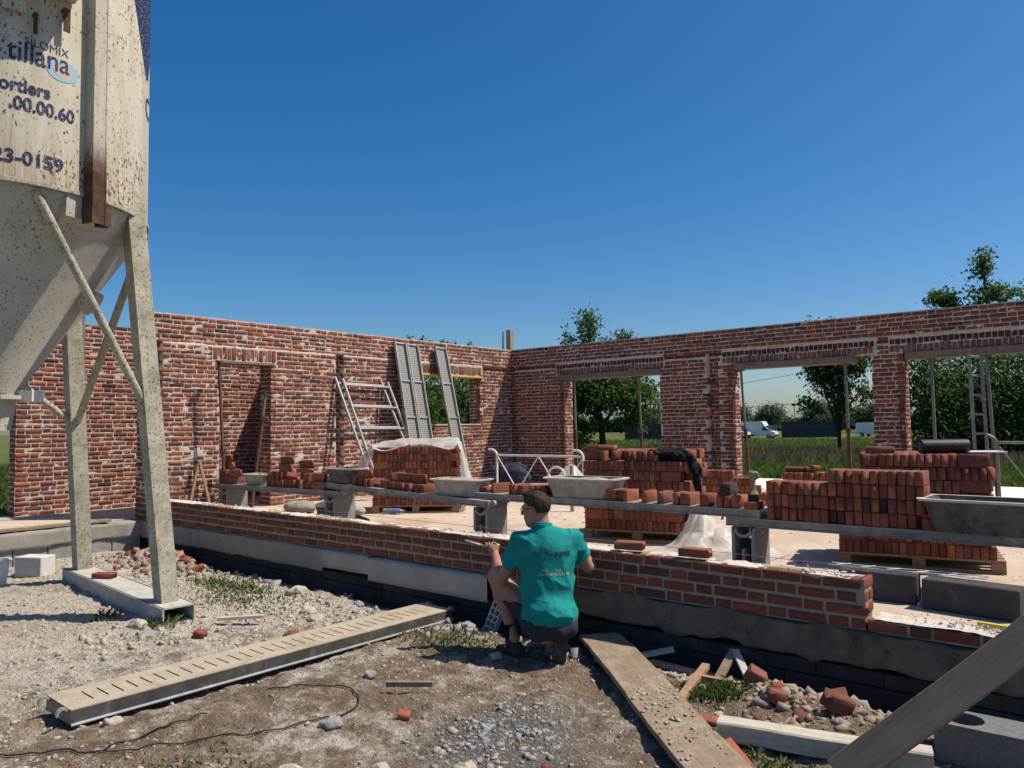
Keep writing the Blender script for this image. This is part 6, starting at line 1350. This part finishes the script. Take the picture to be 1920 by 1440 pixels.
for (bx, by, ht, rr, sd, lab) in ((-5.15, 29.4, 4.4, 1.15, 5, 'dense dark tree next to the slim brick pier'), (-3.9, 30.4, 4.3, 1.25, 6, 'dense dark tree behind the ladder'), (-2.6, 31.2, 4.5, 1.3, 7, 'dense dark tree behind the leaning prop'), (-1.2, 31.6, 4.4, 1.3, 8, 'dense dark tree past the guard frame'), (-4.5, 33.4, 3.6, 1.5, 9, 'dark broad bush behind the dense dark trees')):
    tree('dense_tree', lab, (bx, by), [(0, 0, ht*.35, rr, rr, ht*.3), (.1, 0, ht*.62, rr*1.05, rr, ht*.25), (-.2, .2, ht*.85, rr*.8, rr*.8, ht*.18), (.3, -.2, ht*.2, rr*.7, rr*.7, ht*.15)], [[(0, 0, 0), (.05, 0, ht*.3), (0, 0, ht*.8)], [(0, 0, ht*.25), (.5, .3, ht*.6)]], 'leafB', .075, 8000, sd, .1, .24, 'dark trees behind the wide opening')
tree('tall_tree', 'tall tree with open top rising above the wall', (-3.85, 32.0), [(.0, 0, 7.35, .22, .22, .55, .16), (.15, 0, 6.3, .7, .7, .45), (-1.25, -.6, 6.25, .6, .4, .2, .22), (-1.0, -.5, 5.75, .5, .4, .15, .14), (.8, .4, 6.2, .45, .45, .4), (0, 0, 5.4, 1.0, .9, .4), (1.55, .9, 5.6, .35, .35, .3, .12), (-.2, 0, 4.6, 1.1, 1.1, .6)], [[(0, 0, 0), (0, 0, 2), (.05, 0, 4.6), (.1, 0, 6), (0, 0, 7.8)], [(.05, 0, 4.6), (-.7, -.35, 5.7), (-1.7, -.8, 6.3)], [(.05, 0, 4.8), (.5, .3, 5.8), (.9, .45, 6.5)]], 'leafA', .085, 6000, 10, .14, .15)
tree('evergreen_shrub', 'dense dark evergreen filling the window opening', (-16.6, 16.9), [(0, 0, 1.6, 1.7, 1.7, 1.4), (-.6, -.6, 2.5, 1.2, 1.2, .8), (.7, .8, 2.4, 1.2, 1.2, .9), (-1.2, -1.6, 2.0, .9, .9, 1.0)], [[(0, 0, 0), (0, 0, 1), (0, 0, 2.6)]], 'leafB', .09, 14000, 11, .1, .2)
tree('orchard_tree', 'green leafy sapling at the lower left of the window opening', (-15.2, 14.6), [(0, 0, 1.5, .4, .4, .6), (.1, .1, 2.1, .3, .3, .4)], [[(0, 0, 0), (0, 0, 1), (.1, .1, 2.2)]], 'leafA', .06, 1500, 12, .03, .12)
for i, (bx, by, ht) in enumerate(((-20.2, 18.6, 5.0), (-20.1, 20.1, 5.25), (-20.0, 21.4, 5.2))):
    tree('hedge_tree', ('spiky tree top showing above the wall over the leaning pair of decks', 'spiky tree top showing above the wall over the window', 'spiky tree top showing above the wall near the corner post')[i], (bx, by), [(0, 0, ht-1.4, .8, .8, .6), (-.3, -.3, ht-.45, .1, .1, .5, .04), (0, .1, ht-.5, .1, .1, .6, .05), (.25, .35, ht-.55, .1, .1, .55, .04), (0, 0, ht*.4, .9, .9, 1.2)], [[(0, 0, 0), (0, 0, ht*.5), (0, 0, ht-.3)]], 'leafA', .07, 3200, 20+i, .09, .1)
for i, (bx, by, ht, rr) in enumerate(((-64.5, 154.5, 5.6, 2.8), (-59.3, 159.0, 6.0, 2.9), (-51.5, 166, 6.3, 3.3), (-48.0, 169, 5.6, 2.8), (-43.2, 172.2, 5.9, 3.2), (-85, 150, 5.8, 4.2), (-39.5, 176, 5.6, 3.4), (-70, 155, 5.0, 3.2))):
    tree('willow_tree', ('far round willow rising behind the first van', 'far round willow behind the second van', 'far wide willow behind the dark container fence', 'far willow beside the vase-shaped tree', 'far willow behind the third van', 'far broad willow seen through the corner opening', 'far willow behind the slim pier', 'far willow hidden by the broad pier')[i], (bx, by), [(0, 0, ht*.55, rr, rr, ht*.36), (rr*.3, 0, ht*.8, rr*.7, rr*.7, ht*.25), (-rr*.4, 0, ht*.7, rr*.6, rr*.6, ht*.25)], [[(0, 0, 0), (0, 0, ht*.4), (0, 0, ht*.8)]], 'leafC', .3, 4500, 30+i, .25, .5)
# far hedge line
for i, (a, b, hh_) in enumerate((((-120, 190), (-20, 215), 4.0), ((-20, 215), (60, 225), 4.4), ((-190, 120), (-120, 190), 4.5))):
    r = np.random.RandomState(70+i); n = 9000; f = r.rand(n); P = np.stack([a[0]+(b[0]-a[0])*f, a[1]+(b[1]-a[1])*f, -1+r.rand(n)**.8*hh_*(1+.35*fbm(f*30, f*0+i, 0., 3))], 1)+r.normal(size=(n, 3))*np.array((.3, .8, .2))
    nr = r.normal(size=(n, 3)); nr /= np.linalg.norm(nr, axis=1)[:, None]; q = np.cross(nr, r.normal(size=(n, 3))); q /= np.linalg.norm(q, axis=1)[:, None]; w2 = np.cross(nr, q); s_ = .5
    tag(link('far_hedge', mesh_np('far_hedge', np.stack([P-q*s_, P-w2*s_, P+q*s_, P+w2*s_], 1).reshape(-1, 3), np.arange(n*4).reshape(n, 4)), mt['leafB']), 'far dark hedge line closing the horizon behind the meadow', 'hedge', kind='stuff')
# ---------------------------------------------------------------- parked vans, fences, lamp post, wires
t = NT('van_paint'); mt['van'] = t.fin((.72, .73, .74), .3, spec=.5); t = NT('van_glass'); mt['vglass'] = t.fin((.015, .02, .025), .08, spec=.7); mt['tyre'] = m_plain('tyre', (.015, .015, .015), (.03, .03, .03), 20, .8); t = NT('lamp_lens'); mt['lampl'] = t.fin((.6, .6, .58), .2)
def van(loc, rz, label, L=5.6, H=2.35, W=2.0):
    t = thing('parked_van', label, 'van', loc, rz, 'vans parked beyond the meadow')
    prof = [(-L/2, .35), (L/2-.1, .35), (L/2, .55), (L/2-.05, .95), (L/2-.75, 1.15), (L/2-1.55, 1.95), (L/2-1.9, H-.05), (L/2-2.4, H), (-L/2+.1, H), (-L/2, H-.15)]
    m = MB(); m.prism(prof, W, Matrix.Translation((0, -W/2, 0))); m.build('body', mt['van'], t)
    m = MB(); m.add([(L/2-.74, -W/2+.12, 1.18), (L/2-.74, W/2-.12, 1.18), (L/2-1.52, W/2-.2, 1.96), (L/2-1.52, -W/2+.2, 1.96)], [(0, 1, 2, 3)]); o = m.build('windscreen', mt['vglass'], t); o.location = (.015, 0, .015)
    for s in (-1, 1):
        m = MB(); y = s*(W/2+.006); m.add([(L/2-.95, y, 1.2), (L/2-1.95, y, 1.2), (L/2-1.9, y, 1.78), (L/2-1.55, y, 1.78)], [(0, 1, 2, 3)]); m.build('side_window', mt['vglass'], t)
        m = MB(); m.box((L/2-.08, s*(W/2-.25), .85), (.12, .35, .2)); m.build('headlight', mt['lampl'], t)
        m = MB(); m.box((L/2-1.0, s*(W/2+.1), 1.25), (.1, .16, .25)); m.build('mirror', mt['black'], t)
        for x in (-L/2+1., L/2-1.0):
            m = MB(); m.tube([(x, s*(W/2-.2), .33), (x, s*(W/2+.01), .33)], .33, 16); wh = m.build('wheel', mt['tyre'], t); m = MB(); m.tube([(x, s*(W/2+.0), .33), (x, s*(W/2+.02), .33)], .19, 12); m.build('rim', mt['alu'], wh)
    m = MB(); m.box((L/2-.02, 0, .48), (.14, W-.1, .22)); m.build('bumper', mt['black'], t)
zf = lambda x, y: g(x, y)
for (x, y, rz, L, H, lab) in ((-47.2, 112.5, -.35, 5., 2.1, 'white van with sloping bonnet parked next to the tall panel van'), (-44.4, 113.6, .05, 6., 2.62, 'tall white panel van parked by the grey gate'), (-30.6, 126.5, -.3, 5.2, 2.2, 'white van parked behind the vase-shaped tree')): van((x, y, zf(x, y)), rz, lab, L, H)
mt['fence'] = m_plain('navy_panel', (.012, .018, .032), (.024, .032, .05), 3, .6)
def panel_fence(a, b, n, h, label):
    a, b = Vector((*a, 0)), Vector((*b, 0)); t = thing('panel_fence', label, 'fence', (a.x, a.y, zf(a.x, a.y))); d = (b-a)/n
    for i in range(n+1): m = MB(); p_ = d*i; m.box((p_.x, p_.y, h/2), (.1, .1, h)); m.build('post', mt['fence'], t)
    for i in range(n):
        m = MB(); m.beam(d*i+Vector((0, 0, h/2-.03)), d*(i+1)+Vector((0, 0, h/2-.03)), .03, h-.1); m.build('panel', mt['fence'], t)
        m = MB(); m.beam(d*i+Vector((0, -.03, h*.62)), d*(i+1)+Vector((0, -.03, h*.62)), .03, .07); m.build('rail', mt['dblock'], t)
panel_fence((-41.2, 115.3), (-34.4, 120.9), 3, 2.6, 'dark navy panel fence beside the tall panel van'); panel_fence((-58.8, 98), (-54.6, 101.5), 2, 2.5, 'dark navy panel fence seen through the corner opening')
t = thing('field_gate', 'grey barred gate beside the tall panel van', 'gate', (-42.9, 113.8, zf(-42.9, 113.8)), (0, 0, .7))
for i in range(5): m = MB(); m.box((i*.35, 0, 1.0), (.08 if i in (0, 4) else .1, .05, 2.0)); m.build('bar', mt['galv'], t)
for z in (.3, 1.9): m = MB(); m.box((.7, .03, z), (1.4, .04, .08)); m.build('rail', mt['galv'], t)
t = thing('lamp_post', 'thin lamp post rising beyond the navy fence', 'lamp post', (-40.6, 119.5, zf(-40.6, 119.5))); m = MB(); m.tube([(0, 0, 0), (0, 0, 5.0)], [.09, .06], 8); m.build('pole', mt['galvd'], t); m = MB(); m.box((-.1, 0, 5.15), (.5, .4, .35)); m.build('lamp_head', mt['black'], t)
for (a, b, lab) in (((-24, 38.6, 3.0), (-8, 51.5, 6.35), 'upper thin power line crossing the sky behind the props'), ((-24, 38.6, 2.2), (-8, 51.5, 3.75), 'lower thin power line crossing the sky behind the props')):
    m = MB(); a, b = Vector(a), Vector(b); m.tube([a.lerp(b, f)+Vector((0, 0, -.25*math.sin(f*math.pi))) for f in np.linspace(0, 1, 9)], .014, 5); tag(m.build('power_line', mt['black']), lab, 'power line')
bpy.context.view_layer.update()
